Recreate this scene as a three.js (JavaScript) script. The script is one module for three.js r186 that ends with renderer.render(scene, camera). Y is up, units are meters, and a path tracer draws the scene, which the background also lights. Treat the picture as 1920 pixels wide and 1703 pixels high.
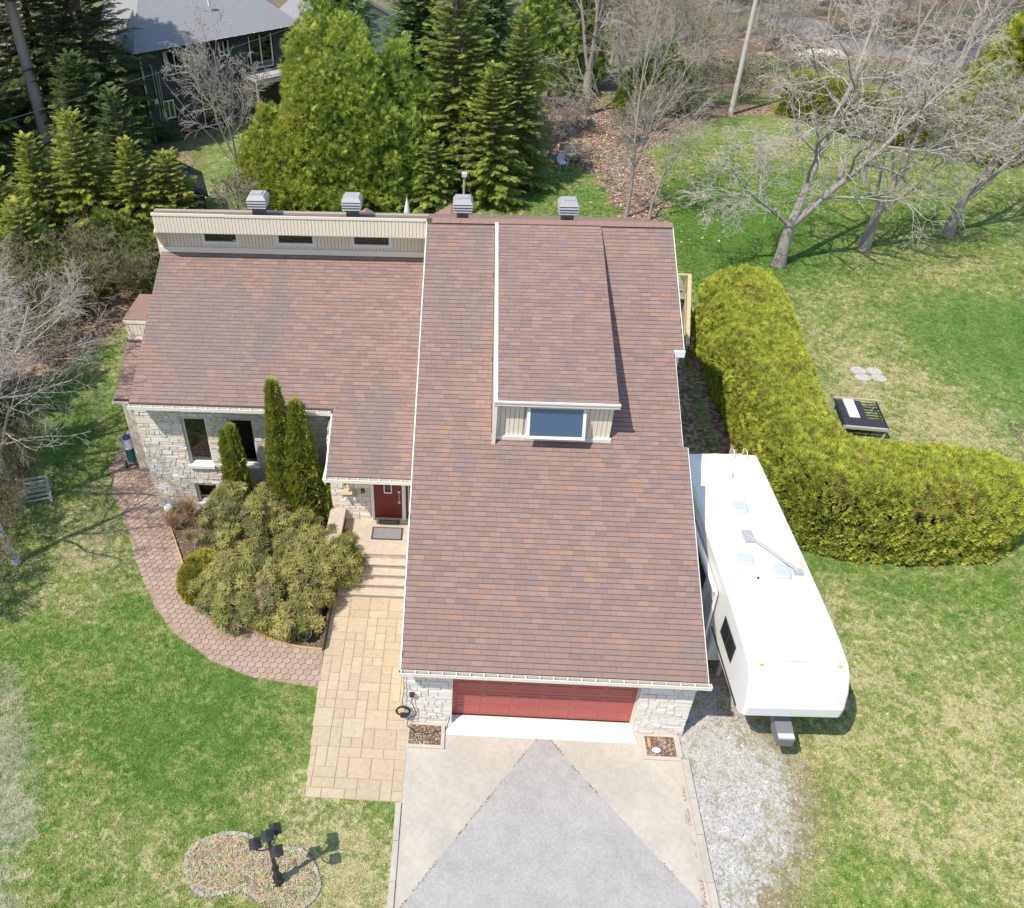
import * as THREE from 'three';

const scene = new THREE.Scene();
// ---------- camera (aerial view, sensor window set off to the right) ----------
const camera = new THREE.PerspectiveCamera(56.78, 2271 / 1703, 0.5, 900);
{
  const r = new THREE.Vector3(0.99823834, -0.00390693, -0.05920266), u = new THREE.Vector3(-0.03416642, 0.77792312, -0.6274299), f = new THREE.Vector3(-0.04850644, -0.62834732, -0.7764192);
  camera.quaternion.setFromRotationMatrix(new THREE.Matrix4().makeBasis(r, u, f.negate()));
  camera.position.set(1.2733, 20.2703, 13.2804);
  camera.setViewOffset(2271, 1703, 351, 0, 1920, 1703);
}
// ---------- sky, sun, exposure ----------
const sunDir = new THREE.Vector3(-0.772 * Math.cos(0.985), Math.sin(0.985), 0.635 * Math.cos(0.985)).normalize();
{   // clear spring sky: blue overhead, paler and brighter to the horizon and round the sun
  const W = 512, H = 256, d = new Float32Array(W * H * 4), mixv = (a, b, t) => a + (b - a) * t;
  for (let j = 0; j < H; j++) for (let i = 0; i < W; i++) {
    const el = ((j + 0.5) / H - 0.5) * Math.PI, az = ((i + 0.5) / W) * 2 * Math.PI, y = Math.sin(el), x = -Math.cos(el) * Math.cos(az), z = -Math.cos(el) * Math.sin(az);
    const up = Math.max(0, y), t = Math.pow(1 - up, 2.6), c = Math.max(0, x * sunDir.x + y * sunDir.y + z * sunDir.z), glow = 0.35 * Math.pow(c, 6) + 0.9 * Math.pow(c, 60), k = (j * W + i) * 4;
    const sky3 = [mixv(0.21, 0.72, t) + glow, mixv(0.36, 0.78, t) + glow * 0.97, mixv(0.62, 0.84, t) + glow * 0.9];
    const g = y < 0 ? Math.min(1, -y * 12) : 0; for (let q = 0; q < 3; q++) d[k + q] = mixv(sky3[q], [0.2, 0.2, 0.15][q], g); d[k + 3] = 1;
  }
  const sky = new THREE.DataTexture(d, W, H, THREE.RGBAFormat, THREE.FloatType); sky.mapping = THREE.EquirectangularReflectionMapping; sky.magFilter = sky.minFilter = THREE.LinearFilter; sky.needsUpdate = true;
  scene.background = sky; scene.environment = sky;
}
const sun = new THREE.DirectionalLight(0xfff4e7, 4.5);
sun.name = 'sun'; sun.position.copy(sunDir).multiplyScalar(120); sun.castShadow = true;
Object.assign(sun.shadow.camera, { left: -70, right: 70, top: 70, bottom: -70, near: 1, far: 300 });
sun.shadow.mapSize.set(4096, 4096);
scene.add(sun); scene.add(sun.target);
const renderer = new THREE.WebGLRenderer({ antialias: true });
renderer.setSize(1024, 908); renderer.shadowMap.enabled = true;
renderer.toneMapping = THREE.LinearToneMapping; renderer.toneMappingExposure = 1.13;

// ---------- helpers ----------
const V = (x, y, z) => new THREE.Vector3(x, y, z);
function rng(s) { return () => { s |= 0; s = (s + 0x6d2b79f5) | 0; let t = Math.imul(s ^ (s >>> 15), 1 | s); t = (t + Math.imul(t ^ (t >>> 7), 61 | t)) ^ t; return ((t ^ (t >>> 14)) >>> 0) / 4294967296; }; }
const hash2 = (x, y) => { let h = Math.imul(x | 0, 374761393) + Math.imul(y | 0, 668265263); h = Math.imul(h ^ (h >>> 13), 1274126177); return ((h ^ (h >>> 16)) >>> 0) / 4294967296; };
function vn(x, y) { const xi = Math.floor(x), yi = Math.floor(y), a = x - xi, b = y - yi, u = a * a * (3 - 2 * a), v = b * b * (3 - 2 * b); const p = hash2(xi, yi), q = hash2(xi + 1, yi), r = hash2(xi, yi + 1), s = hash2(xi + 1, yi + 1); return p + (q - p) * u + (r - p) * v + (p - q - r + s) * u * v; }
function fbm(x, y, o = 4) { let a = 0.5, s = 0, t = 0; for (let i = 0; i < o; i++) { s += a * vn(x, y); t += a; a *= 0.5; x = x * 2.03 + 17.3; y = y * 2.03 - 9.1; } return s / t; }
const clamp = (x, a = 0, b = 1) => Math.min(b, Math.max(a, x)), lerp = (a, b, t) => a + (b - a) * t, smooth = (a, b, x) => { const t = clamp((x - a) / (b - a)); return t * t * (3 - 2 * t); };
const mix3 = (a, b, t) => [lerp(a[0], b[0], t), lerp(a[1], b[1], t), lerp(a[2], b[2], t)];
const toS = (c) => { c = clamp(c); return Math.round(255 * (c <= 0.0031308 ? 12.92 * c : 1.055 * Math.pow(c, 1 / 2.4) - 0.055)); };
function inPoly(x, z, P) { let c = false; for (let i = 0, j = P.length - 1; i < P.length; j = i++) if ((P[i][1] > z) !== (P[j][1] > z) && x < ((P[j][0] - P[i][0]) * (z - P[i][1])) / (P[j][1] - P[i][1]) + P[i][0]) c = !c; return c; }
function colorTexture(w, h, fn, repeat) {   // fn(u, v) -> linear rgb
  const d = new Uint8Array(w * h * 4);
  for (let j = 0; j < h; j++) for (let i = 0; i < w; i++) { const c = fn((i + 0.5) / w, (j + 0.5) / h), k = (j * w + i) * 4; d[k] = toS(c[0]); d[k + 1] = toS(c[1]); d[k + 2] = toS(c[2]); d[k + 3] = 255; }
  const t = new THREE.DataTexture(d, w, h); t.colorSpace = THREE.SRGBColorSpace; t.magFilter = THREE.LinearFilter; t.minFilter = THREE.LinearMipmapLinearFilter; t.generateMipmaps = true; t.anisotropy = 8;
  if (repeat) t.wrapS = t.wrapT = THREE.RepeatWrapping;
  t.needsUpdate = true; return t;
}
function valueTexture(w, fn) { const t = colorTexture(w, w, (u, v) => { const g = fn(u, v); return [g, g, g]; }, true); t.colorSpace = THREE.NoColorSpace; return t; }
// tileable fbm
function tn(u, v, f, o = 4) { let a = 0.5, s = 0, t = 0; for (let i = 0; i < o; i++) { const x = u * f, y = v * f, xi = Math.floor(x), yi = Math.floor(y), p = x - xi, q = y - yi, m = (k) => ((k % f) + f) % f, U = p * p * (3 - 2 * p), W = q * q * (3 - 2 * q), A = hash2(m(xi), m(yi) + i * 991), Bq = hash2(m(xi + 1), m(yi) + i * 991), C = hash2(m(xi), m(yi + 1) + i * 991), D = hash2(m(xi + 1), m(yi + 1) + i * 991); s += a * (A + (Bq - A) * U + (C - A) * W + (A - Bq - C + D) * U * W); t += a; a *= 0.5; f *= 2; } return s / t; }
const std = (rgb, rough = 0.85, extra = {}) => new THREE.MeshStandardMaterial({ color: new THREE.Color().setRGB(...rgb), roughness: rough, metalness: 0, side: THREE.DoubleSide, ...extra });
const grainBump = valueTexture(256, (u, v) => tn(u, v, 32, 3));
const grainMap = colorTexture(256, 256, (u, v) => { const n = 0.82 + 0.28 * tn(u, v, 16, 4); return [n, n, n]; }, true);

class B {           // collects faces and makes one mesh
  constructor() { this.p = []; this.n = []; this.t = []; this.i = []; this.c = []; this.col = null; }
  v(x, y, z, nx, ny, nz, s = 0, t = 0) { this.p.push(x, y, z); this.n.push(nx, ny, nz); this.t.push(s, t); if (this.col) this.c.push(...this.col); return this.p.length / 3 - 1; }
  poly(pts, flip) {      // flat convex polygon, pts [[x,y,z],...] counter clockwise from outside
    const a = pts[0], b = pts[1], c = pts[2], u = [b[0] - a[0], b[1] - a[1], b[2] - a[2]], w = [c[0] - a[0], c[1] - a[1], c[2] - a[2]];
    let n = [u[1] * w[2] - u[2] * w[1], u[2] * w[0] - u[0] * w[2], u[0] * w[1] - u[1] * w[0]]; const l = Math.hypot(...n) || 1; n = n.map((k) => k / l * (flip ? -1 : 1));
    const ax = Math.abs(n[0]), ay = Math.abs(n[1]), az = Math.abs(n[2]);
    const ids = pts.map((q) => this.v(q[0], q[1], q[2], n[0], n[1], n[2], ax > ay && ax > az ? q[2] : q[0], ay >= ax && ay >= az ? q[2] : q[1]));
    for (let k = 1; k < ids.length - 1; k++) flip ? this.i.push(ids[0], ids[k + 1], ids[k]) : this.i.push(ids[0], ids[k], ids[k + 1]);
    return this;
  }
  hexa(c) {            // 8 corners: bottom 0..3 (x0z0, x1z0, x1z1, x0z1), top 4..7
    const q = (a, b, d, e) => this.poly([c[a], c[b], c[d], c[e]]);
    q(4, 7, 6, 5); q(0, 1, 2, 3); q(3, 2, 6, 7); q(1, 0, 4, 5); q(2, 1, 5, 6); q(0, 3, 7, 4); return this;
  }
  box(x0, x1, y0, y1, z0, z1, m) {
    let c = [[x0, y0, z0], [x1, y0, z0], [x1, y0, z1], [x0, y0, z1], [x0, y1, z0], [x1, y1, z0], [x1, y1, z1], [x0, y1, z1]];
    if (m) c = c.map((q) => V(...q).applyMatrix4(m).toArray());
    return this.hexa(c);
  }
  tube(pts, rad, sides = 6, cap = true) {
    const base = this.p.length / 3, N = pts.length; let T, U;
    for (let k = 0; k < N; k++) {
      const a = pts[Math.max(0, k - 1)], b = pts[Math.min(N - 1, k + 1)]; T = b.clone().sub(a).normalize();
      if (!U) U = Math.abs(T.y) < 0.9 ? V(0, 1, 0) : V(1, 0, 0);
      U = U.clone().sub(T.clone().multiplyScalar(U.dot(T))).normalize(); if (!isFinite(U.x) || U.lengthSq() < 0.5) U = V(1, 0, 0);
      const W = T.clone().cross(U), r = Array.isArray(rad) ? rad[k] : rad;
      for (let s = 0; s < sides; s++) { const an = (s / sides) * 6.2832, nx = U.x * Math.cos(an) + W.x * Math.sin(an), ny = U.y * Math.cos(an) + W.y * Math.sin(an), nz = U.z * Math.cos(an) + W.z * Math.sin(an); this.v(pts[k].x + nx * r, pts[k].y + ny * r, pts[k].z + nz * r, nx, ny, nz, s / sides, k * 0.3); }
    }
    for (let k = 0; k < N - 1; k++) for (let s = 0; s < sides; s++) { const a = base + k * sides + s, b = base + k * sides + ((s + 1) % sides), c = a + sides, d = b + sides; this.i.push(a, b, d, a, d, c); }
    if (cap) for (const [k, f] of [[0, 1], [N - 1, 0]]) for (let s = 1; s < sides - 1; s++) { const o = base + k * sides; f ? this.i.push(o, o + s + 1, o + s) : this.i.push(o, o + s, o + s + 1); }
    return this;
  }
  bar(a, b, r, sides = 6) { return this.tube([V(...a), V(...b)], r, sides); }
  geo() {
    const g = new THREE.BufferGeometry(); g.setAttribute('position', new THREE.Float32BufferAttribute(this.p, 3)); g.setAttribute('normal', new THREE.Float32BufferAttribute(this.n, 3)); g.setAttribute('uv', new THREE.Float32BufferAttribute(this.t, 2));
    if (this.c.length) g.setAttribute('color', new THREE.Float32BufferAttribute(this.c, 3));
    g.setIndex(this.i); return g;
  }
  build(name, mat, parent) { return mesh(name, this.geo(), mat, parent); }
}
const used = {};
function mesh(name, geo, mat, parent) { const m = new THREE.Mesh(geo, mat); m.name = name; m.castShadow = m.receiveShadow = true; (parent ?? scene).add(m); return m; }
function number(name) { const k = (used[name] = (used[name] ?? -1) + 1); return k ? name + '_' + String(k).padStart(3, '0') : name; }
function tag(o, label, category, group, kind) { o.name = number(o.name); o.userData = {}; if (label) o.userData.label = label; if (category) o.userData.category = category; if (group) o.userData.group = group; if (kind) o.userData.kind = kind; return o; }
function thing(name, label, category, pos = [0, 0, 0], group) { const g = new THREE.Group(); g.name = name; g.position.set(...pos); scene.add(g); return tag(g, label, category, group); }
function structure(name, geo, mat, label) { const m = mesh(name, geo, mat); return tag(m, label, null, null, 'structure'); }
const stuffPart = (o) => { o.userData.kind = 'stuff'; return o; };
const rbox = (x0, x1, y0, y1, z0, z1) => new B().box(x0, x1, y0, y1, z0, z1);
function flatPoly(P, y, uvScale = 1) {      // horizontal polygon sheet
  const sh = new THREE.Shape(P.map(([x, z]) => new THREE.Vector2(x, -z))), g = new THREE.ShapeGeometry(sh); g.rotateX(-Math.PI / 2); g.translate(0, y, 0);
  const a = g.attributes.position, u = g.attributes.uv; for (let i = 0; i < a.count; i++) u.setXY(i, a.getX(i) * uvScale, a.getZ(i) * uvScale); return g;
}
function instanced(name, geo, mat, list, parent) {   // list of {m: Matrix4, c: [r,g,b]}
  const o = new THREE.InstancedMesh(geo, mat, list.length); o.name = name; o.castShadow = o.receiveShadow = true; const col = new THREE.Color();
  list.forEach((e, i) => { o.setMatrixAt(i, e.m); if (e.c) o.setColorAt(i, col.setRGB(...e.c)); });
  (parent ?? scene).add(o); return o;
}
const _q = new THREE.Quaternion(), _e = new THREE.Euler();
const xf = (x, y, z, rx, ry, rz, s, sy = s, sz = s) => new THREE.Matrix4().compose(V(x, y, z), _q.setFromEuler(_e.set(rx, ry, rz, 'YXZ')), V(s, sy, sz));
// ---------- ground ----------
const PATH = [[-11.95, -12.6], [-11.85, -10.23], [-11.14, -8.76], [-10.02, -6.89], [-9.21, -5.42], [-8.09, -3.66], [-7.13, -2.66], [-5.82, -1.74], [-4.53, -1.25], [-2.51, -0.98], [-2.56, -2.35], [-3.99, -2.53], [-5.27, -3.13], [-6.56, -3.96], [-7.46, -5.16], [-7.68, -5.51], [-9.05, -8.02], [-9.42, -8.3], [-9.42, -10.3], [-10.9, -10.35], [-10.9, -12.6]];
const BED = [[-9.1, -8.2], [-7.74, -5.53], [-7.5, -5.12], [-6.6, -3.9], [-5.3, -3.08], [-4.0, -2.48], [-2.6, -2.3], [-2.55, -4.4], [-2.85, -8.2]];
const LAMPBED = [[-4.93, 4.12], [-4.86, 3.75], [-4.49, 3.49], [-4.12, 3.37], [-3.52, 3.41], [-3.25, 3.66], [-2.97, 3.81], [-2.55, 3.65], [-2.14, 3.72], [-1.75, 4.21], [-1.66, 4.55], [-1.94, 4.98], [-2.5, 5.15], [-3.08, 4.83], [-3.5, 4.65], [-3.85, 4.76], [-4.34, 4.84], [-4.7, 4.6]];
const LITTER = [[3.2, -53], [3.4, -46], [5.4, -43.5], [8.2, -43.2], [9.8, -40], [10.3, -33], [12.9, -33], [13.4, -38], [13.6, -46], [19, -53], [30, -57], [2, -57]];
const HEDGEFOOT = [[11.5, -21.5], [11.25, -17], [11.45, -12], [12.2, -7.6], [15.9, -7.1], [19.4, -7.6], [20, -8.8], [19.6, -9.8], [16.6, -10.2], [14.6, -12], [15.2, -18], [15.4, -22.4], [13.2, -23.2]];
const blob = (x, z, L) => { let s = 0; for (const [a, b, r, k, e = 1] of L) { const d = ((x - a) ** 2 + ((z - b) * e) ** 2) / (r * r); if (d < 6) s += k * Math.exp(-d); } return s; };
const DRY = [[19, -20, 3.6, 0.55], [21.5, -15, 3.6, 0.7], [17.8, -17.5, 2, 0.4], [26.5, -29.5, 4, 0.5], [20, -26, 3, 0.3], [13.5, -4, 2.2, 0.45], [15.5, 0.5, 3.5, 0.5], [12.6, 2.5, 1.4, 0.5], [11.4, 0, 1.2, 0.3], [-10.9, -6.2, 1.6, 0.5], [-12.5, -7.4, 2, 0.35], [-13.5, -17, 3, 0.25], [-1.4, 3.6, 1.5, 0.45], [-3.2, -0.4, 1, 0.35], [-3.3, 2, 1.4, 0.4], [-0.6, 4.6, 1, 0.5], [4.5, -36.5, 3, 0.3], [-6.5, 4.6, 2, 0.25], [23.6, -46, 3, 0.3]];
const LUSH = [[15.5, -30, 4.5, 0.8], [14.5, -35, 4, 0.6], [20, -36, 5, 0.5], [6.5, -37, 3.2, 0.6], [26.5, -19, 4.5, 0.75], [25.5, -24, 3, 0.4], [30, -30, 4, 0.4], [-7, 1.2, 2.4, 0.55], [-5, 0.4, 2, 0.5], [-8, -1.8, 1.4, 0.5], [-14, -13, 4, 0.5], [-3.4, 0.2, 1, 0.4], [13.5, 0.6, 1.6, 0.35], [12, 3.6, 1, 0.3], [16, -6.5, 3, 0.25], [12, -4.6, 1.5, 0.25], [-3.6, 2.9, 1.3, 0.4]];
const SOIL_BROWN = [[-16.5, -21.5, 2.4, 0.9], [-18.5, -18.5, 2.5, 0.9], [-15.8, -4.5, 2.6, 0.7], [-15.5, -9, 2, 0.6], [17.9, -28.7, 0.6, 0.7], [23, -31, 0.6, 0.7], [28.3, -33, 0.7, 0.7], [-18, -26, 4, 1.2], [-22, -33, 6, 1.3], [-14, -26, 3, 0.9], [18.85, -18.3, 0.75, 0.5], [-4, -33.5, 4, 0.35], [11.6, -31, 1.6, 0.5], [8.2, -24, 0.8, 0.6], [9.3, -9, 2.2, 1.0], [9.3, -12.5, 2.2, 1.0], [9.3, -16, 2.2, 1.0], [9.5, -19.5, 2.2, 0.9]];  // soil spots; the last entries darken and brown ground right of the house
const GREY = [[-9.6, 3.4, 1.0, 0.8], [-10.4, 1.4, 1.1, 0.8], [-11.6, -0.6, 1.2, 0.6], [-9.2, 5.6, 1.1, 0.8]];
const gravelEdge = (z) => 9.75 + 0.35 * Math.sin(z * 1.1) + (z > 3 ? -(z - 3) * 0.45 : 0) + 1.1 * (fbm(z * 1.3, 7.7, 3) - 0.5);
function groundKind(x, z) {   // gravel share 0..1
  if (x < 7.4 || x > 12.5 || z < -9 || z > 9) return 0;
  return clamp((gravelEdge(z) - x) / 2.4 + 0.5) * clamp((x - 7.3) * 8);
}
function groundColor(x, z) {
  const a = fbm(x * 0.22 + 3, z * 0.22, 3), b = fbm(x * 0.9 + 40, z * 0.9, 3), c = fbm(x * 4.3, z * 5.1 + 9, 3), d = vn(x * 17 + 3, z * 17), e = vn(x * 37, z * 41);
  let dry = blob(x, z, DRY), lush = blob(x, z, LUSH);
  dry = clamp(0.4 + dry * 0.6 - lush * (z < -14 ? 0.62 : 0.38) + (a - 0.5) * 0.45 + (b - 0.5) * 0.6 + (c - 0.5) * 0.95 + (d - 0.5) * 0.55 + (e - 0.5) * 0.3);
  let g = mix3([0.08, 0.162, 0.024], [0.172, 0.212, 0.058], smooth(0.02, 0.5, dry)); g = mix3(g, [0.355, 0.335, 0.185], smooth(0.5, 1.0, dry));
  const bl = 0.72 + 0.34 * d + 0.24 * e; g = g.map((k) => k * bl);
  if (x > 21 && z < -10 && z > -27) { const s = Math.sin((x - 0.035 * (z + 17) ** 2 + 0.3 * b) * 4.6), w = smooth(21.5, 23.5, x) * smooth(-27, -25, z) * smooth(-10, -12, z); g = mix3(g, s > 0 ? [0.085, 0.175, 0.04] : [0.135, 0.215, 0.07], 0.35 * w); }
  let soil = blob(x, z, SOIL_BROWN); if (x < -15 - 3 * (b - 0.5) && z < -8) soil += smooth(-15, -18, x) * 0.6;
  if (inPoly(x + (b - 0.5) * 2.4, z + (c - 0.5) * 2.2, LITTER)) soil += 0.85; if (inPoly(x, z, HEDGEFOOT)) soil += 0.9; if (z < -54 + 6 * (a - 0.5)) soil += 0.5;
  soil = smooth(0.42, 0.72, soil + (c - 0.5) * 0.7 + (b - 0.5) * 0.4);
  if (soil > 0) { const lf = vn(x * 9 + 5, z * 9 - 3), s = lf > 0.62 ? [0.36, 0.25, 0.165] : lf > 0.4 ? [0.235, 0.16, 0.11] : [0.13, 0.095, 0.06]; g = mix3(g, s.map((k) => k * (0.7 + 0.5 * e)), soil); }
  let gr = blob(x, z, GREY); gr = smooth(0.35, 0.75, gr + (c - 0.5) * 0.5 + (b - 0.5) * 0.4); if (gr > 0) g = mix3(g, [0.3, 0.3, 0.22].map((k) => k * (0.7 + 0.5 * d)), gr * 0.6);
  const gv = groundKind(x, z);
  if (gv > 0) {
    const k = smooth(0.4, 0.6, gv + (c - 0.5) * 0.7 + (b - 0.5) * 0.5 + (d - 0.5) * 0.25);
    const s = e * 0.6 + d * 0.4, gc = [0.27 + 0.34 * s, 0.265 + 0.335 * s, 0.255 + 0.325 * s], weed = smooth(0.52, 0.64, b * 0.25 + c * 0.4 + d * 0.35 + (gv < 0.8 ? 0.05 : 0) - (gv > 0.95 ? 0.03 : 0));
    g = mix3(mix3(g, [0.25, 0.2, 0.115].map((q) => q * bl), clamp(gv * 1.7)), mix3(gc, [0.215, 0.215, 0.1].map((q) => q * bl), weed * 0.8), k);
  }
  return g;
}
function lawnSheet(name, x0, x1, z0, z1, w, h, label) {
  const t = colorTexture(w, h, (u, v) => groundColor(lerp(x0, x1, u), lerp(z1, z0, v)));
  const g = new B(); g.p.push(x0, 0, z1, x1, 0, z1, x1, 0, z0, x0, 0, z0); for (let k = 0; k < 4; k++) g.n.push(0, 1, 0); g.t.push(0, 0, 1, 0, 1, 1, 0, 1); g.i.push(0, 1, 2, 0, 2, 3);
  return structure(name, g.geo(), std([1, 1, 1], 1, { map: t }), label);
}
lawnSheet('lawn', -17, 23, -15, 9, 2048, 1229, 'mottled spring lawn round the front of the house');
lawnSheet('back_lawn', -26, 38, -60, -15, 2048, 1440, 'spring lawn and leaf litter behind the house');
{
  const t = colorTexture(1024, 1024, (u, v) => { const a = tn(u, v, 6, 5), b = tn(u + 0.3, v, 24, 4), c = tn(u, v + 0.4, 96, 2); let g = mix3([0.17, 0.13, 0.095], [0.145, 0.165, 0.06], smooth(0.45, 0.62, a + (b - 0.5) * 0.4)); g = mix3(g, [0.33, 0.27, 0.2], smooth(0.58, 0.75, b * 0.6 + c * 0.4)); return g.map((k) => k * (0.65 + 0.6 * c)); }, true);
  const y = -0.03, far = 420, g = new B(); const ring = (x0, x1, z0, z1) => g.poly([[x0, y, z1], [x1, y, z1], [x1, y, z0], [x0, y, z0]]);
  ring(-far, far, -far, far); g.t = g.t.map((k) => k / 24);
  structure('ground', g.geo(), std([1, 1, 1], 1, { map: t }), 'woodland floor and far yards reaching to the horizon');
}
// grass tufts and pebbles give the lawn its relief
{
  const R = rng(11), blade = new B();
  for (let k = 0; k < 9; k++) { const a = R() * 6.28, r = R() * 0.055, x = Math.cos(a) * r, z = Math.sin(a) * r, h = 0.02 + R() * 0.03, l = (R() - 0.5) * 0.11, m = (R() - 0.5) * 0.11, w = 0.006 + R() * 0.004, q = R() * 3.14, cx = Math.cos(q) * w, cz = Math.sin(q) * w; blade.poly([[x - cx, 0, z - cz], [x + cx, 0, z + cz], [x + l, h, z + m]]); }
  const bg = blade.geo(), list = [], P = [], bad = (x, z) => (x > -0.1 && x < 7.6 && z > -23) || inPoly(x, z, PATH) || inPoly(x, z, BED) || (x > -9.5 && x < 8 && z > -20 && z < -7) || (x > -2.7 && x < 0.3 && z > -5 && z < 2.35) || inPoly(x, z, HEDGEFOOT) || inPoly(x, z, LAMPBED);
  const put = (x0, x1, z0, z1, n, s) => { for (let k = 0; k < n; k++) { const x = lerp(x0, x1, R()), z = lerp(z0, z1, R()); if (bad(x, z)) continue; const gk = groundKind(x, z); if (gk > 0.3 && R() < 0.94) continue; if (blob(x, z, SOIL_BROWN) > 0.5 || inPoly(x, z, LITTER)) continue; const c = groundColor(x, z), v = 1.15 + 0.8 * R(); const q = c[0] > c[1] * 1.02 ? [0.3, 0.28, 0.13] : c; list.push({ m: xf(x, 0, z, 0, R() * 6.28, 0, s * (0.7 + 0.7 * R())), c: q.map((e) => e * v) }); } };
  put(-14, 0.2, -14, 6, 46000, 1.1); put(7.6, 20, -7, 6, 30000, 1.1); put(-17, -9, -24, -12, 9000, 1.3); put(12, 31, -36, -10, 40000, 1.5); put(2, 14, -44, -24, 11000, 1.6); put(14, 36, -48, -36, 14000, 1.8);
  const o = instanced('grass', bg, std([1, 1, 1], 1), list); tag(o, 'short green and straw coloured grass blades of the lawns', 'grass', null, 'stuff');
  const st = new THREE.IcosahedronGeometry(0.02, 0), gl = [];
  for (let k = 0; k < 26000; k++) { const x = lerp(7.5, 11.6, R()), z = lerp(-6, 6, R()); if (R() > groundKind(x, z) ** 1.5 + 0.03) continue; const s = 0.5 + R() * R() * 1.1, v = 0.22 + 0.36 * R(); gl.push({ m: xf(x, 0.004, z, R() * 3, R() * 6, 0, s, s * 0.7, s), c: [v, v * 0.985, v * 0.955] }); }
  tag(instanced('gravel', st, std([1, 1, 1], 0.95), gl), 'loose grey gravel strip beside the driveway kerb', 'gravel', null, 'stuff');
}
// ---------- driveway ----------
const concreteMap = colorTexture(1024, 1024, (u, v) => { const a = tn(u, v, 4, 5), b = tn(u + 0.2, v, 64, 3), s = smooth(0.55, 0.8, tn(u, v + 0.6, 5, 4)); let g = mix3([0.5, 0.465, 0.4], [0.44, 0.415, 0.365], smooth(0.35, 0.7, a)); g = mix3(g, [0.35, 0.335, 0.295], s * 0.6); return g.map((k) => k * (0.9 + 0.2 * b)); }, true);
concreteMap.repeat.set(0.16, 0.16);
const concrete = std([1, 1, 1], 0.9, { map: concreteMap, bumpMap: grainBump, bumpScale: 0.002 });
const asphaltMap = colorTexture(1024, 1024, (u, v) => { const a = tn(u, v, 5, 4), b = tn(u, v + 0.3, 128, 2), c = tn(u + 0.5, v, 14, 4); let g = 0.37 + 0.06 * (a - 0.5) + 0.07 * (c - 0.5); g *= 0.84 + 0.32 * b; return [g * 1.02, g * 1.005, g * 0.965]; }, true);
asphaltMap.repeat.set(0.22, 0.22);
structure('driveway', flatPoly([[0.1, 9], [0.1, -0.3], [7.44, -0.3], [7.44, 9]], 0.02), concrete, 'pale concrete driveway wedges in front of the garage');
{
  const R = rng(5), P = [[3.6, 0.33], [4.0, 0.32]], edge = (a, b, n) => { for (let k = 1; k <= n; k++) { const t = k / n; P.push([lerp(a[0], b[0], t) + (R() - 0.5) * 0.035, lerp(a[1], b[1], t) + (R() - 0.5) * 0.035]); } };
  edge([4.0, 0.32], [4.56, 1.12], 6); edge([4.56, 1.12], [7.3, 4.52], 22); P.push([7.34, 9], [0.2, 9], [0.18, 4.95]); edge([0.18, 4.95], [3.6, 0.33], 26); P.pop();
  structure('asphalt_drive', flatPoly(P, 0.026), std([1, 1, 1], 0.95, { map: asphaltMap, bumpMap: grainBump, bumpScale: 0.003 }), 'weathered grey asphalt wedge narrowing to the garage door');
  // dirt and cracked rim along the two seams: little clods
  const cl = []; for (let k = 0; k < 900; k++) { const left = R() < 0.5, t = R(), x = left ? lerp(3.6, 0.2, t) : t < 0.2 ? lerp(4, 4.56, t / 0.2) : lerp(4.56, 7.3, (t - 0.2) / 0.8), z = left ? lerp(0.33, 4.95, t) : t < 0.2 ? lerp(0.32, 1.12, t / 0.2) : lerp(1.12, 4.52, (t - 0.2) / 0.8); if (fbm(t * 14, left ? 3 : 9, 2) < 0.47) continue; const v = 0.1 + 0.12 * R(); cl.push({ m: xf(x + (R() - 0.5) * 0.06, 0.025, z + (R() - 0.5) * 0.06, R() * 3, R() * 6, 0, 0.2 + 0.5 * R()), c: [v * 1.3, v, v * 0.7] }); }
  for (let k = 0; k < 700; k++) { const z = lerp(0.8, 6, R()), v = 0.12 + 0.14 * R(); if (fbm(z * 3, 5, 2) < 0.4) continue; cl.push({ m: xf(7.33 - R() * R() * 0.12, 0.022, z, R() * 3, R() * 6, 0, 0.2 + 0.5 * R()), c: [v * 1.4, v, v * 0.65] }); }
  tag(instanced('dirt_crumbs', new THREE.IcosahedronGeometry(0.022, 0), std([1, 1, 1], 1), cl), 'brown dirt crumbs along the driveway seams and kerb', 'dirt', null, 'stuff');
}
structure('garage_apron', new B().poly([[1.16, 0.03, 0.31], [6.3, 0.03, 0.3], [6.18, 0.1, -0.27], [1.3, 0.1, -0.27]]).poly([[1.16, 0, 0.31], [6.3, 0, 0.3], [6.3, 0.03, 0.3], [1.16, 0.03, 0.31]]).geo(), std([0.72, 0.74, 0.76], 0.7, { map: grainMap }), 'white painted sloping concrete sill at the garage door');
function kerb(x0, x1, z0, z1, h, label) {
  const t = thing('driveway_kerb', label, 'kerb', [0, 0, 0]), R = rng(x0 * 100 | 0); let z = z0;
  while (z < z1) { const l = 0.9 + R() * 0.5, e = Math.min(z + l, z1), o = (R() - 0.5) * 0.02; rbox(x0 + o, x1 + o, -0.02, h + (R() - 0.5) * 0.012, z + 0.006, e - 0.006).build('kerb_stone', concrete, t); z = e; }
}
kerb(-0.02, 0.12, 2.34, 8.8, 0.07, 'narrow concrete kerb between the driveway and the front lawn');
kerb(7.4, 7.58, 0.74, 8.8, 0.09, 'long concrete kerb between the driveway and the gravel strip');
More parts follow.
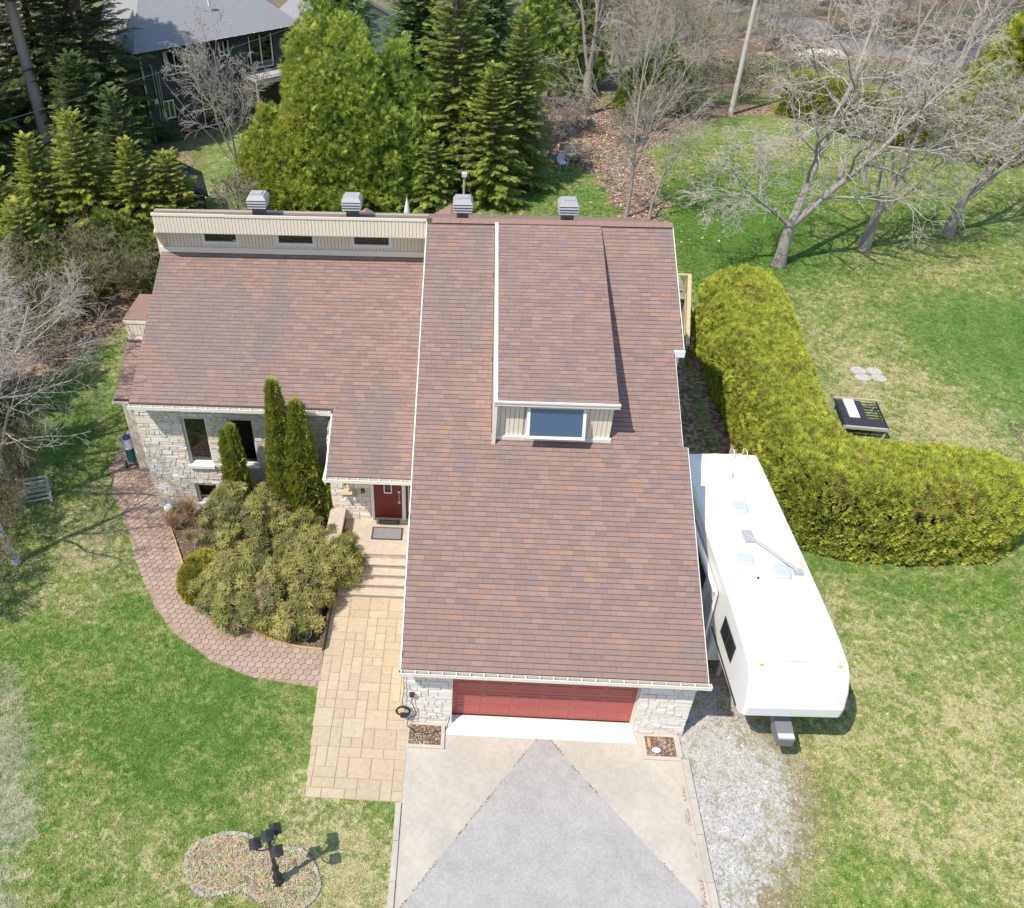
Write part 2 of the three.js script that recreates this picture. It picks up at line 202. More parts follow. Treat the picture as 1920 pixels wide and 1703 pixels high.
for (const [x0, x1, lab, mir] of [[0.16, 1.14, 'mulch bed in a concrete frame left of the garage door', 0], [6.42, 7.4, 'mulch bed in a concrete frame right of the garage door with a white stone', 1]]) {
  const t = thing('planting_box', lab, 'planter', [0, 0, 0], 'mulch beds at the garage corners'), R = rng(31 + mir), f = new B();
  const z0 = 0.06, z1 = 0.77;
  rbox(x0, x1, 0, 0.07, z1 - 0.1, z1).build('frame_edge', concrete, t); rbox(mir ? x0 : x1 - 0.1, mir ? x0 + 0.1 : x1, 0, 0.072, z0, z1 - 0.1).build('frame_edge', concrete, t); if (mir) rbox(x1 - 0.1, x1 + 0.05, 0, 0.075, z0, z1 - 0.1).build('frame_edge', concrete, t);
  const ix0 = mir ? x0 + 0.1 : x0 + 0.01, ix1 = mir ? x1 - 0.1 : x1 - 0.1;
  rbox(ix0, ix1, 0.022, 0.035, z0, z1 - 0.1).build('soil', std([0.17, 0.12, 0.085], 1), t);
  const chips = []; for (let k = 0; k < 650; k++) { const v = R(); chips.push({ m: xf(lerp(ix0 + 0.02, ix1 - 0.02, R()), 0.045, lerp(z0 + 0.02, z1 - 0.13, R()), (R() - 0.5) * 1.2, R() * 6.28, (R() - 0.5) * 1.2, 0.5 + R()), c: v < 0.25 ? [0.5, 0.42, 0.34] : v < 0.65 ? [0.27, 0.18, 0.12] : [0.13, 0.09, 0.065] }); }
  stuffPart(instanced('mulch', new THREE.BoxGeometry(0.045, 0.008, 0.018), std([1, 1, 1], 1), chips, t));
  if (mir) { const s = mesh('white_stone', new THREE.IcosahedronGeometry(0.11, 1), std([0.75, 0.72, 0.72], 0.8), t); s.scale.set(1.15, 0.5, 0.75); s.position.set(6.78, 0.08, 0.5); rbox(6.58, 6.66, 0.03, 0.09, 0.15, 0.42).build('brick', std([0.5, 0.3, 0.17], 0.9), t); }
}
// ---------- paver path: interlocking stones ----------
const paverMats = [[0.4, 0.295, 0.23], [0.425, 0.315, 0.25], [0.385, 0.28, 0.22], [0.44, 0.33, 0.265], [0.41, 0.3, 0.24]].map((c) => std(c, 0.92, { map: grainMap }));
{
  const t = structure('paver_path', flatPoly(PATH, 0.008), std([0.335, 0.245, 0.185], 1), 'curving path of pinkish interlocking pavers to the side of the house');
  const R = rng(77), a = 0.115, H = a * 0.866, cells = [], hex = [];
  for (let k = 0; k < 8; k++) { const an = (k + 0.5) / 8 * 6.2832, w = k % 2 ? 0.93 : 1.0; hex.push([Math.cos(an) * a * 1.02 * w, Math.sin(an) * a * 0.93 * w]); }
  const g = new B(), y1 = 0.018; g.poly(hex.map(([x, z]) => [x, y1, z]).reverse()); for (let k = 0; k < 8; k++) { const p = hex[k], q = hex[(k + 1) % 8]; g.poly([[p[0], -0.01, p[1]], [p[0], y1, p[1]], [q[0], y1, q[1]], [q[0], -0.01, q[1]]]); }
  const geo = g.geo();
  for (let i = -70; i < 20; i++) for (let j = -80; j < 4; j++) { const x = i * a * 1.95 + (j % 2 ? a * 0.97 : 0), z = j * a * 1.62; let ok = inPoly(x, z, PATH) && inPoly(x + 0.05, z + 0.05, PATH) && inPoly(x - 0.05, z - 0.05, PATH) && inPoly(x + 0.05, z - 0.05, PATH) && inPoly(x - 0.05, z + 0.05, PATH); if (ok) cells.push([x, z]); }
  cells.sort((p, q) => q[1] - p[1]);
  const rest = new B(); const put = (x, z, i) => { const m = new THREE.Mesh(geo, paverMats[(R() * 5) | 0]); m.name = 'paver'; m.position.set(x, 0.012 + R() * 0.006, z); m.rotation.set((R() - 0.5) * 0.02, (R() - 0.5) * 0.1, (R() - 0.5) * 0.02); m.castShadow = m.receiveShadow = true; t.add(m); };
  cells.slice(0, 300).forEach(([x, z], i) => put(x, z, i));
  const more = cells.slice(300).map(([x, z]) => { const v = 0.85 + 0.3 * R(); return { m: xf(x, 0.012 + R() * 0.006, z, (R() - 0.5) * 0.02, (R() - 0.5) * 0.1, 0, 1), c: [0.41 * v, 0.305 * v, 0.245 * v] }; });
  stuffPart(instanced('pavers_beyond', geo, std([1, 1, 1], 0.92, { map: grainMap }), more, t));
}
// ---------- front walk of tan slabs ----------
{
  const P = [[-2.55, -4.5], [-2.5, -0.95], [-2.35, 2.3], [0.1, 2.31], [0.1, 0.0], [0.02, -4.5]], t = structure('front_walk', flatPoly(P, 0.01), std([0.42, 0.34, 0.23], 1), 'front walk of large tan slabs beside the driveway');
  const R = rng(8), mats = [[0.485, 0.395, 0.27], [0.505, 0.41, 0.285], [0.47, 0.385, 0.27], [0.515, 0.425, 0.3]].map((c) => std(c, 0.9, { map: grainMap })), u = 0.3, nx = 9, nz = 23, occ = {};
  for (let j = 0; j < nz; j++) for (let i = 0; i < nx; i++) {
    if (occ[i + ',' + j]) continue; let w = R() < 0.6 ? 2 : 1, h = R() < 0.45 ? 2 : 1; if (i + 1 >= nx || occ[(i + 1) + ',' + j]) w = 1; if (j + 1 >= nz) h = 1; if (w === 2 && occ[(i + 1) + ',' + (j + 1)]) h = 1;
    for (let a = 0; a < w; a++) for (let b = 0; b < h; b++) occ[(i + a) + ',' + (j + b)] = 1;
    const x0 = -2.56 + i * u, z0 = -4.5 + j * u * 0.99, x1 = Math.min(x0 + w * u, z0 > -0.3 ? 0.13 : 0.0), z1 = Math.min(z0 + h * u * 0.99, 2.3), L = -2.53 + Math.max(0, (z0 + 0.95) * 0.055); const a0 = Math.max(x0, L); if (x1 - a0 < 0.08 || z1 - z0 < 0.08) continue;
    const y = 0.026 + R() * 0.004, g = new B().hexa([[a0 + 0.004, 0, z0 + 0.004], [x1 - 0.004, 0, z0 + 0.004], [x1 - 0.004, 0, z1 - 0.004], [a0 + 0.004, 0, z1 - 0.004], [a0 + 0.009, y, z0 + 0.009], [x1 - 0.009, y, z0 + 0.009], [x1 - 0.009, y, z1 - 0.009], [a0 + 0.009, y, z1 - 0.009]]); g.build('slab', mats[(R() * 4) | 0], t);
  }
}
// ---------- the house ----------
const house = thing('split_level_house', 'large house with sloping brown shingle roofs, pale stone front and red garage door', 'house', [0, 0, 0]);
const cream = std([0.74, 0.695, 0.585], 0.6), creamDark = std([0.36, 0.33, 0.27], 0.8), whitePaint = std([0.78, 0.79, 0.79], 0.45), offWhite = std([0.76, 0.73, 0.66], 0.55), deckDark = std([0.085, 0.06, 0.052], 1), inside = std([0.05, 0.045, 0.04], 1);
const glass = new THREE.MeshPhysicalMaterial({ color: 0xffffff, transmission: 1, thickness: 0, roughness: 0.02, ior: 1.5, side: THREE.DoubleSide });
const SL = 0.504, ANG = Math.atan(SL), cA = Math.cos(ANG), sA = Math.sin(ANG);
const mainY = (z) => 2.78 + SL * (0.277 - z), wingY = (z) => 4.85 - SL * (z + 7.8), RZ = -12.45, RY = mainY(RZ);
const granule = colorTexture(256, 256, (u, v) => { const n = 0.62 + 0.76 * tn(u, v, 64, 2); return [n, n, n]; }, true);
function tabColor(x, d, R) {
  const r = R(); let c = r < 0.06 ? [0.335, 0.205, 0.15] : r < 0.3 ? [0.262, 0.178, 0.156] : r < 0.64 ? [0.285, 0.192, 0.167] : r < 0.88 ? [0.3, 0.204, 0.181] : [0.24, 0.176, 0.164];
  const st = smooth(0.5, 0.78, 0.6 * fbm(x * 0.55 + 7, d * 0.2, 3) + 0.4 * fbm(x * 1.9, d * 0.5 + 3, 3)); c = mix3(c, [0.208, 0.176, 0.168], st * 0.85); const v = 0.95 + 0.1 * R(); return c.map((k) => k * v);
}
// yE,zE: eave; ang: slope; len: along slope; lim(z) -> [[x0,x1],...]
function shingleField(parent, seed, yE, zE, ang, len, lim, single = 0) {
  const R = rng(seed), ex = 0.143, rows = Math.floor(len / ex), c = Math.cos(ang), s = Math.sin(ang), list = []; let left = single;
  const basis = (x, d, n) => [x, yE + d * s + n * c, zE - d * c + n * s];
  const toneMats = {};
  for (let k = 0; k < rows; k++) {
    const d0 = k * ex, zm = zE - (d0 + 0.07) * c;
    for (const [a, b] of lim(zm)) {
      let x = a - R() * 0.3;
      while (x < b - 0.005) {
        const w = R() < 0.75 ? 0.3 : 0.16 + 0.3 * R(), x0 = Math.max(x, a), x1 = Math.min(x + w, b); x += w; if (x1 - x0 < 0.03) continue;
        const th = 0.008 + R() * 0.004, p = basis(x0 + 0.002, d0 + 0.006, 0), lenD = ex - 0.016;
        const col = tabColor(x0, d0, R);
        const rot = new THREE.Matrix4().makeRotationX(ang), pos = V(...basis((x0 + x1) / 2, d0 + ex / 2 - 0.002, th / 2));
        const q = new THREE.Quaternion().setFromRotationMatrix(rot), M = new THREE.Matrix4().compose(pos, q, V(x1 - x0 - 0.004, th, lenD));
        if (left > 0) {
          left--; const key = col.map((e) => Math.round(e * 24)).join(); const mat = (toneMats[key] ??= std(col, 0.95, { map: granule }));
          const o = new THREE.Mesh(unitTab, mat); o.name = 'shingle'; o.castShadow = o.receiveShadow = true; o.applyMatrix4(M); parent.add(o);
        } else list.push({ m: M, c: col });
      }
    }
  }
  stuffPart(instanced('shingles', unitTab, std([1, 1, 1], 0.95, { map: granule }), list, parent));
}
const unitTab = new THREE.BoxGeometry(1, 1, 1);
// slab roof of thickness th below the plane; polygon in (x,z)
function roofSlab(name, poly, yf, th, mat, parent) {
  const b = new B(), top = poly.map(([x, z]) => [x, yf(z), z]), bot = poly.map(([x, z]) => [x, yf(z) - th, z]), n = poly.length;
  const sh = THREE.ShapeUtils.triangulateShape(poly.map(([x, z]) => new THREE.Vector2(x, z)), []);
  for (const [i, j, k] of sh) { b.poly([top[i], top[k], top[j]]); b.poly([bot[i], bot[j], bot[k]]); }
  for (let i = 0; i < n; i++) { const j = (i + 1) % n; b.poly([bot[i], bot[j], top[j], top[i]]); }
  return b.build(name, mat, parent);
}
const xr = (z) => (z > -5.45 ? 7.62 : z > -8.3 ? 7.49 : 7.76);
const roofMain = roofSlab('main_roof', [[0.0, 0.277], [7.62, 0.277], [7.62, -5.45], [7.49, -5.45], [7.49, -8.3], [7.76, -8.3], [7.76, RZ], [0, RZ]].reverse(), mainY, 0.16, deckDark, house);
shingleField(roofMain, 21, 2.78, 0.277 - 0.0, ANG, (0.277 - RZ) / cA - 0.1, (z) => (z < -5.62 && z > RZ + 0.25 ? [[0.0, 2.16], [5.5, xr(z)]] : [[0.0, xr(z)]]), 300);
const roofWing = roofSlab('wing_roof', [[-9.23, -7.8], [-2.71, -7.8], [-2.71, -5.8], [-0.06, -5.8], [-0.06, -13.2], [-9.23, -13.2]].reverse(), wingY, 0.16, deckDark, house);
shingleField(roofWing, 22, wingY(-5.8), -5.8, ANG, (13.2 - 5.8) / cA - 0.05, (z) => (z > -7.8 ? [[-2.71, -0.06]] : [[-9.23, -0.06]]));
// back slope, seen edge on behind the ridge
const backY = (z) => RY + (z - RZ) * 0.4;
const roofBack = roofSlab('back_roof', [[-9.05, RZ], [7.76, RZ], [7.76, -19.2], [-9.05, -19.2]].reverse(), backY, 0.16, std([0.27, 0.17, 0.145], 0.95, { map: granule }), house);
{ const b = new B(); for (let x = -9.0; x < 7.7; x += 0.305) { const y = RY + 0.02, w = 0.3, e = x + w; if (x > -0.1) b.poly([[x, y - 0.075, RZ + 0.19], [e, y - 0.075, RZ + 0.19], [e, y + 0.02, RZ], [x, y + 0.014, RZ]]); b.poly([[x, y + 0.014, RZ], [e, y + 0.02, RZ], [e, y - 0.05, RZ - 0.17], [x, y - 0.056, RZ - 0.17]]); } b.build('ridge_cap', std([0.29, 0.185, 0.155], 0.95, { map: granule }), house); }
{ // small gables on the back slope
  const b = new B(); for (const [x, y, w] of [[0.6, 6.62, 1.2], [-2.9, 6.4, 0.9]]) { b.poly([[x, y, -19.9], [x - w, y - w * 0.6, -19.9], [x - w, y - w * 0.6, -15], [x, y, -15]]); b.poly([[x, y, -19.9], [x, y, -15], [x + w, y - w * 0.6, -15], [x + w, y - w * 0.6, -19.9]]); b.poly([[x - w, y - w * 0.6, -19.88], [x, y, -19.88], [x + w, y - w * 0.6, -19.88]]); } b.build('rear_gable', std([0.28, 0.175, 0.15], 0.95, { map: granule }), house); }
// white metal edge along the step between the roofs and along the right verge
{ const b = new B(), e = (x0, x1, za, zb, yf, dy) => b.hexa([[x0, yf(zb) - 0.2, zb], [x1, yf(zb) - 0.2, zb], [x1, yf(za) - 0.2, za], [x0, yf(za) - 0.2, za], [x0, yf(zb) + dy, zb], [x1, yf(zb) + dy, zb], [x1, yf(za) + dy, za], [x0, yf(za) + dy, za]]);
  e(-0.035, -0.002, 0.29, -12.3, mainY, 0.022); b.build('verge_trim', offWhite, house);
  const c = new B(), f = (x0, x1, za, zb) => c.hexa([[x0, mainY(zb) - 0.19, zb], [x1, mainY(zb) - 0.19, zb], [x1, mainY(za) - 0.19, za], [x0, mainY(za) - 0.19, za], [x0, mainY(zb) + 0.012, zb], [x1, mainY(zb) + 0.012, zb], [x1, mainY(za) + 0.012, za], [x0, mainY(za) + 0.012, za]]);
  f(7.622, 7.64, 0.28, -5.44); f(7.492, 7.505, -5.46, -8.28); f(7.762, 7.785, -8.3, -12.4); c.build('verge_trim', offWhite, house);
  const d = new B(); d.hexa([[-2.76, wingY(-7.68) - 0.19, -7.68], [-2.712, wingY(-7.68) - 0.19, -7.68], [-2.712, wingY(-5.7) - 0.19, -5.7], [-2.76, wingY(-5.7) - 0.19, -5.7], [-2.76, wingY(-7.68) + 0.02, -7.68], [-2.712, wingY(-7.68) + 0.02, -7.68], [-2.712, wingY(-5.7) + 0.02, -5.7], [-2.76, wingY(-5.7) + 0.02, -5.7]]); d.build('verge_trim', offWhite, house);
  rbox(7.47, 7.8, mainY(-8.3) - 0.22, mainY(-8.3) - 0.02, -8.3, -8.2).build('verge_trim', whitePaint, house);
}
// shell walls
{
  const side = (x0, x1, P, name, mat) => { const b = new B(), a = P.map(([z, y]) => [x0, y, z]), c = P.map(([z, y]) => [x1, y, z]), n = P.length, tri = THREE.ShapeUtils.triangulateShape(P.map(([z, y]) => new THREE.Vector2(z, y)), []); for (const [i, j, k] of tri) { b.poly([a[i], a[j], a[k]]); b.poly([c[i], c[k], c[j]]); } for (let i = 0; i < n; i++) { const j = (i + 1) % n; b.poly([a[i], c[i], c[j], a[j]]); } b.build(name, mat, house); };
  side(0.02, 0.18, [[-0.345, 0], [-0.345, mainY(-0.345) - 0.2], [RZ, RY - 0.2], [-19, backY(-19) - 0.2], [-19, 0]], 'side_wall', cream);
  side(7.28, 7.44, [[-0.345, 0], [-0.345, mainY(-0.345) - 0.2], [RZ, RY - 0.2], [-19, backY(-19) - 0.2], [-19, 0]], 'side_wall', cream);
  side(-9.3, -9.14, [[-8.3, 0], [-8.3, wingY(-8.3) - 0.2], [-13.1, wingY(-13.1) - 0.2], [-13.1, RY - 0.3], [-19, backY(-19) - 0.2], [-19, 0]], 'side_wall', cream);
  rbox(-9.3, 7.44, 0, backY(-19) - 0.2, -19.15, -19).build('rear_wall', cream, house);
  rbox(7.44, 7.72, 3.2, mainY(-8.5) - 0.2, -16, -8.42).build('side_bay', cream, house);
  rbox(0.19, 7.2, 0.03, 0.07, -18.9, -0.4).build('floor', inside, house); rbox(-9.1, 0.01, 0.03, 0.07, -18.9, -8.6).build('floor', inside, house);
}
// ---------- stone veneer ----------
const stoneVar = []; { const R = rng(3); for (let k = 0; k < 8; k++) { const j = () => 0.02 + R() * 0.06, z = () => 0.55 + R() * 0.45; const c = [[0, 0, 0], [1, 0, 0], [1 - j() * 0.5, j(), z()], [j() * 0.5, j(), z()], [0, 1, 0], [1, 1, 0], [1 - j() * 0.5, 1 - j(), z()], [j() * 0.5, 1 - j(), z()]]; stoneVar.push(new B().hexa(c).geo()); } }
const stoneMap = colorTexture(256, 256, (u, v) => { const n = 0.8 + 0.34 * tn(u, v, 12, 5); return [n, n * 0.99, n * 0.975]; }, true);
const stoneMats = [[0.78, 0.75, 0.69], [0.81, 0.785, 0.735], [0.75, 0.7, 0.61], [0.76, 0.68, 0.54], [0.72, 0.7, 0.66], [0.83, 0.81, 0.775]].map((c) => std(c, 0.9, { map: stoneMap, bumpMap: grainBump, bumpScale: 0.006 }));
const paleMats = [[0.79, 0.77, 0.735], [0.82, 0.8, 0.775], [0.76, 0.735, 0.695], [0.8, 0.77, 0.715]].map((c) => std(c, 0.9, { map: stoneMap, bumpMap: grainBump, bumpScale: 0.006 }));
function stoneWall(parent, seed, x0, x1, y0, y1, z, holes, mats, single, depth = 0.055, minH = 0.07) {
  const R = rng(seed), all = []; let y = y0;
  while (y < y1 - 0.03) {
    let h = Math.min(minH + R() * 0.09, y1 - y); if (y1 - y - h < 0.05) h = y1 - y; let x = x0;
    while (x < x1 - 0.01) {
      let l = Math.min(0.16 + R() * R() * 0.62, x1 - x); if (x1 - x - l < 0.1) l = x1 - x; let a = x, b = x + l; x += l;
      const hit = holes.filter((q) => y + h > q[2] + 0.005 && y < q[3] - 0.005 && b > q[0] && a < q[1]); let ok = true;
      for (const q of hit) { if (a < q[0] && b > q[0]) { b = q[0]; x = Math.max(x, q[1]); } else if (a < q[1] && b > q[1]) a = q[1]; else ok = false; } if (!ok || b - a < 0.04) continue;
      const split = h > 0.11 && R() < 0.3; const put = (yy, hh) => all.push([a + 0.006, b - 0.006, yy + 0.006, yy + hh - 0.006, 0.4 + R() * 0.6, (R() * 8) | 0, R() < 0.13 ? 3 : (R() * mats.length) | 0]);
      if (split) { put(y, h / 2); put(y + h / 2, h / 2); } else put(y, h);
    }
    y += h;
  }
  all.sort((p, q) => (q[1] - q[0]) * (q[3] - q[2]) - (p[1] - p[0]) * (p[3] - p[2]));
  const groups = {};
  all.forEach((s, i) => {
    const M = new THREE.Matrix4().compose(V(s[0], s[2], z), new THREE.Quaternion(), V(s[1] - s[0], s[3] - s[2], depth * s[4]));
    if (i < single) { const o = new THREE.Mesh(stoneVar[s[5]], mats[s[6] % mats.length]); o.name = 'stone'; o.castShadow = o.receiveShadow = true; o.applyMatrix4(M); parent.add(o); } else (groups[s[5] % 3] ??= []).push({ m: M, c: mats[s[6] % mats.length].color.toArray() });
  });
  for (const k in groups) stuffPart(instanced('small_stones', stoneVar[k], std([1, 1, 1], 0.9, { map: stoneMap, bumpMap: grainBump, bumpScale: 0.006 }), groups[k], parent));
}
const mortar = std([0.56, 0.53, 0.47], 1);
function wallWithHoles(x0, x1, y0, y1, z0, z1, holes, mat, parent, name) {
  const sh = new THREE.Shape([[x0, y0], [x1, y0], [x1, y1], [x0, y1]].map((q) => new THREE.Vector2(...q)));
  for (const [a, b, c, d] of holes) sh.holes.push(new THREE.Path([[a, c], [a, d], [b, d], [b, c]].map((q) => new THREE.Vector2(...q))));
  const g = new THREE.ExtrudeGeometry(sh, { depth: z1 - z0, bevelEnabled: false }); g.translate(0, 0, z0); return mesh(name, g, mat, parent);
}
// windows
function windowUnit(parent, x0, x1, y0, y1, z, f = 0.06, o = {}) {
  const b = new B(); b.box(x0, x0 + f, y0, y1, z - 0.05, z + 0.02).box(x1 - f, x1, y0, y1, z - 0.05, z + 0.02).box(x0 + f, x1 - f, y1 - f, y1, z - 0.05, z + 0.02).box(x0 + f, x1 - f, y0, y0 + f, z - 0.05, z + 0.02);
  if (o.mid) b.box((x0 + x1) / 2 - f * 0.4, (x0 + x1) / 2 + f * 0.4, y0 + f, y1 - f, z - 0.045, z + 0.015);
  const w = b.build('window', o.mat ?? whitePaint, parent); rbox(x0 + f, x1 - f, y0 + f, y1 - f, z - 0.03, z - 0.022).build('pane', glass, w);
  rbox(x0 - (o.room ? 0.02 : 0.3), x1 + (o.room ? 0.02 : 0.3), y0 - (o.room ? 0.02 : 0.3), y1 + (o.room ? 0.0 : 0.25), z - (o.room ?? 1.2) - 0.05, z - (o.room ?? 1.2)).build('dark_room', inside, w);
  if (o.sill) rbox(x0 - 0.06, x1 + 0.06, y0 - 0.11, y0 - 0.003, z - 0.02, o.sill).build('sill', whitePaint, w);
  return w;
}
// wing front
{
  const z = -8.3, holes = [[-7.86, -7.06, 2.05, 3.96], [-6.3, -5.5, 2.05, 3.96], [-7.86, -7.12, 0.3, 1.1], [-4.6, -3.8, 0.35, 1.1]];
  const w = wallWithHoles(-9.35, -2.8, 0, 4.75, z - 0.2, z, holes, mortar, house, 'stone_wall');
  stoneWall(w, 41, -9.36, -2.8, 0, 4.72, z, holes, stoneMats, 170);
  for (const [a, b, c, d] of holes) windowUnit(house, a, b, c, d, z - 0.1, 0.055, { sill: z + 0.13 });
}
// side annex on the left with its own little roof and board box
{
  const ay = (z) => 3.5 - SL * (z + 9.9), r = roofSlab('annex_roof', [[-10.74, -9.9], [-9.16, -9.9], [-9.16, -12.1], [-10.74, -12.1]].reverse(), ay, 0.14, deckDark, house); shingleField(r, 25, 3.5, -9.9, ANG, 2.2 / cA - 0.05, () => [[-10.74, -9.2]]);
  const w = rbox(-10.72, -9.3, 0, 3.6, -12.5, -10.34).build('annex_wall', cream, house); for (let x = -10.72; x < -9.4; x += 0.13) rbox(x + 0.006, x + 0.124, 0.08, 3.35, -10.342, -10.318).build('board', cream, w);
  const k = rbox(-10.68, -9.3, 3.5, 5.3, -13.6, -12.08).build('annex_box', creamDark, house); for (let x = -10.68; x < -9.4; x += 0.125) rbox(x + 0.006, x + 0.119, 4.58, 5.28, -12.085, -12.062).build('board', cream, k);
  rbox(-10.74, -9.25, 5.26, 5.38, -12.12, -12.03).build('trim', offWhite, k); rbox(-10.7, -9.25, 4.56, 4.66, -12.09, -12.04).build('trim', offWhite, k); rbox(-10.72, -9.25, 5.385, 5.42, -13.9, -12.04).build('flat_roof', std([0.27, 0.17, 0.145], 0.95, { map: granule }), k);
  const g = new B(); g.box(-10.78, -10.0, 3.38, 3.4, -9.9, -9.78).box(-10.78, -10.0, 3.4, 3.48, -9.79, -9.775).box(-10.79, -10.775, 3.38, 3.48, -9.9, -9.78); g.build('gutter', offWhite, house);
  const d = new B(); d.tube([V(-10.7, 3.4, -9.84), V(-10.68, 3.2, -10.0), V(-10.6, 3.1, -10.28)], 0.045, 8); d.build('downpipe', offWhite, house);
}
// clerestory on the left wing
{
  const z = -13.15, wh = [[-7.68, -6.5, 7.88, 8.56], [-5.14, -3.88, 7.88, 8.56], [-2.56, -1.29, 7.88, 8.56]];
  const w = wallWithHoles(-9.22, 0.0, 7.5, 8.98, z - 0.15, z, wh, creamDark, house, 'clerestory_wall');
  const bd = new B(); for (let x = -9.2; x < -0.05; x += 0.118) for (const [a, b] of [[7.62, 7.885], [8.56, 8.9]]) bd.box(x + 0.008, x + 0.11, a, b, z, z + 0.022);
  for (let x = -9.2; x < -0.05; x += 0.118) if (!wh.some((q) => x + 0.06 > q[0] - 0.04 && x + 0.06 < q[1] + 0.04)) bd.box(x + 0.008, x + 0.11, 7.885, 8.56, z, z + 0.022);
  stuffPart(bd.build('wall_boards', cream, w));
  for (const q of wh) windowUnit(house, q[0] - 0.05, q[1] + 0.05, q[2] - 0.05, q[3], z + 0.03, 0.1, { room: 0.4, mat: std([0.66, 0.74, 0.8], 0.4) });
  rbox(-9.23, -0.03, wingY(-13.12) + 0.0, 7.72, z + 0.002, z + 0.09).build('sill_trim', offWhite, house);
  const f = rbox(-9.03, -0.04, 8.55, 9.14, RZ - 0.04, RZ).build('clerestory_fascia', creamDark, house), fb = new B();
  for (let x = -9.03; x < -0.05; x += 0.114) fb.box(x + 0.007, Math.min(x + 0.107, -0.04), 8.53, 9.12, RZ, RZ + 0.022); stuffPart(fb.build('fascia_boards', cream, f));
  const tr = new B(); for (const [a, b, dy] of [[-9.06, -6.6, 0.012], [-6.6, -0.02, 0]]) tr.box(a, b, 9.1 + dy, 9.18 + dy, RZ - 0.05, RZ + 0.045); tr.build('roof_edge', offWhite, f);
  rbox(-9.03, -0.04, 8.5, 8.53, z, RZ + 0.0).build('soffit', cream, house);
  { const b = new B(), P = [[-13.15, 7.55], [-12.46, 8.5], [-12.46, 8.54], [-13.15, 8.9]]; b.poly(P.map(([q, y]) => [-9.02, y, q])); b.poly(P.map(([q, y]) => [-9.1, y, q]).reverse()); for (let i = 0; i < 4; i++) { const p = P[i], q = P[(i + 1) % 4]; b.poly([[-9.02, p[1], p[0]], [-9.1, p[1], p[0]], [-9.1, q[1], q[0]], [-9.02, q[1], q[0]]]); } b.build('end_panel', cream, house); }
}
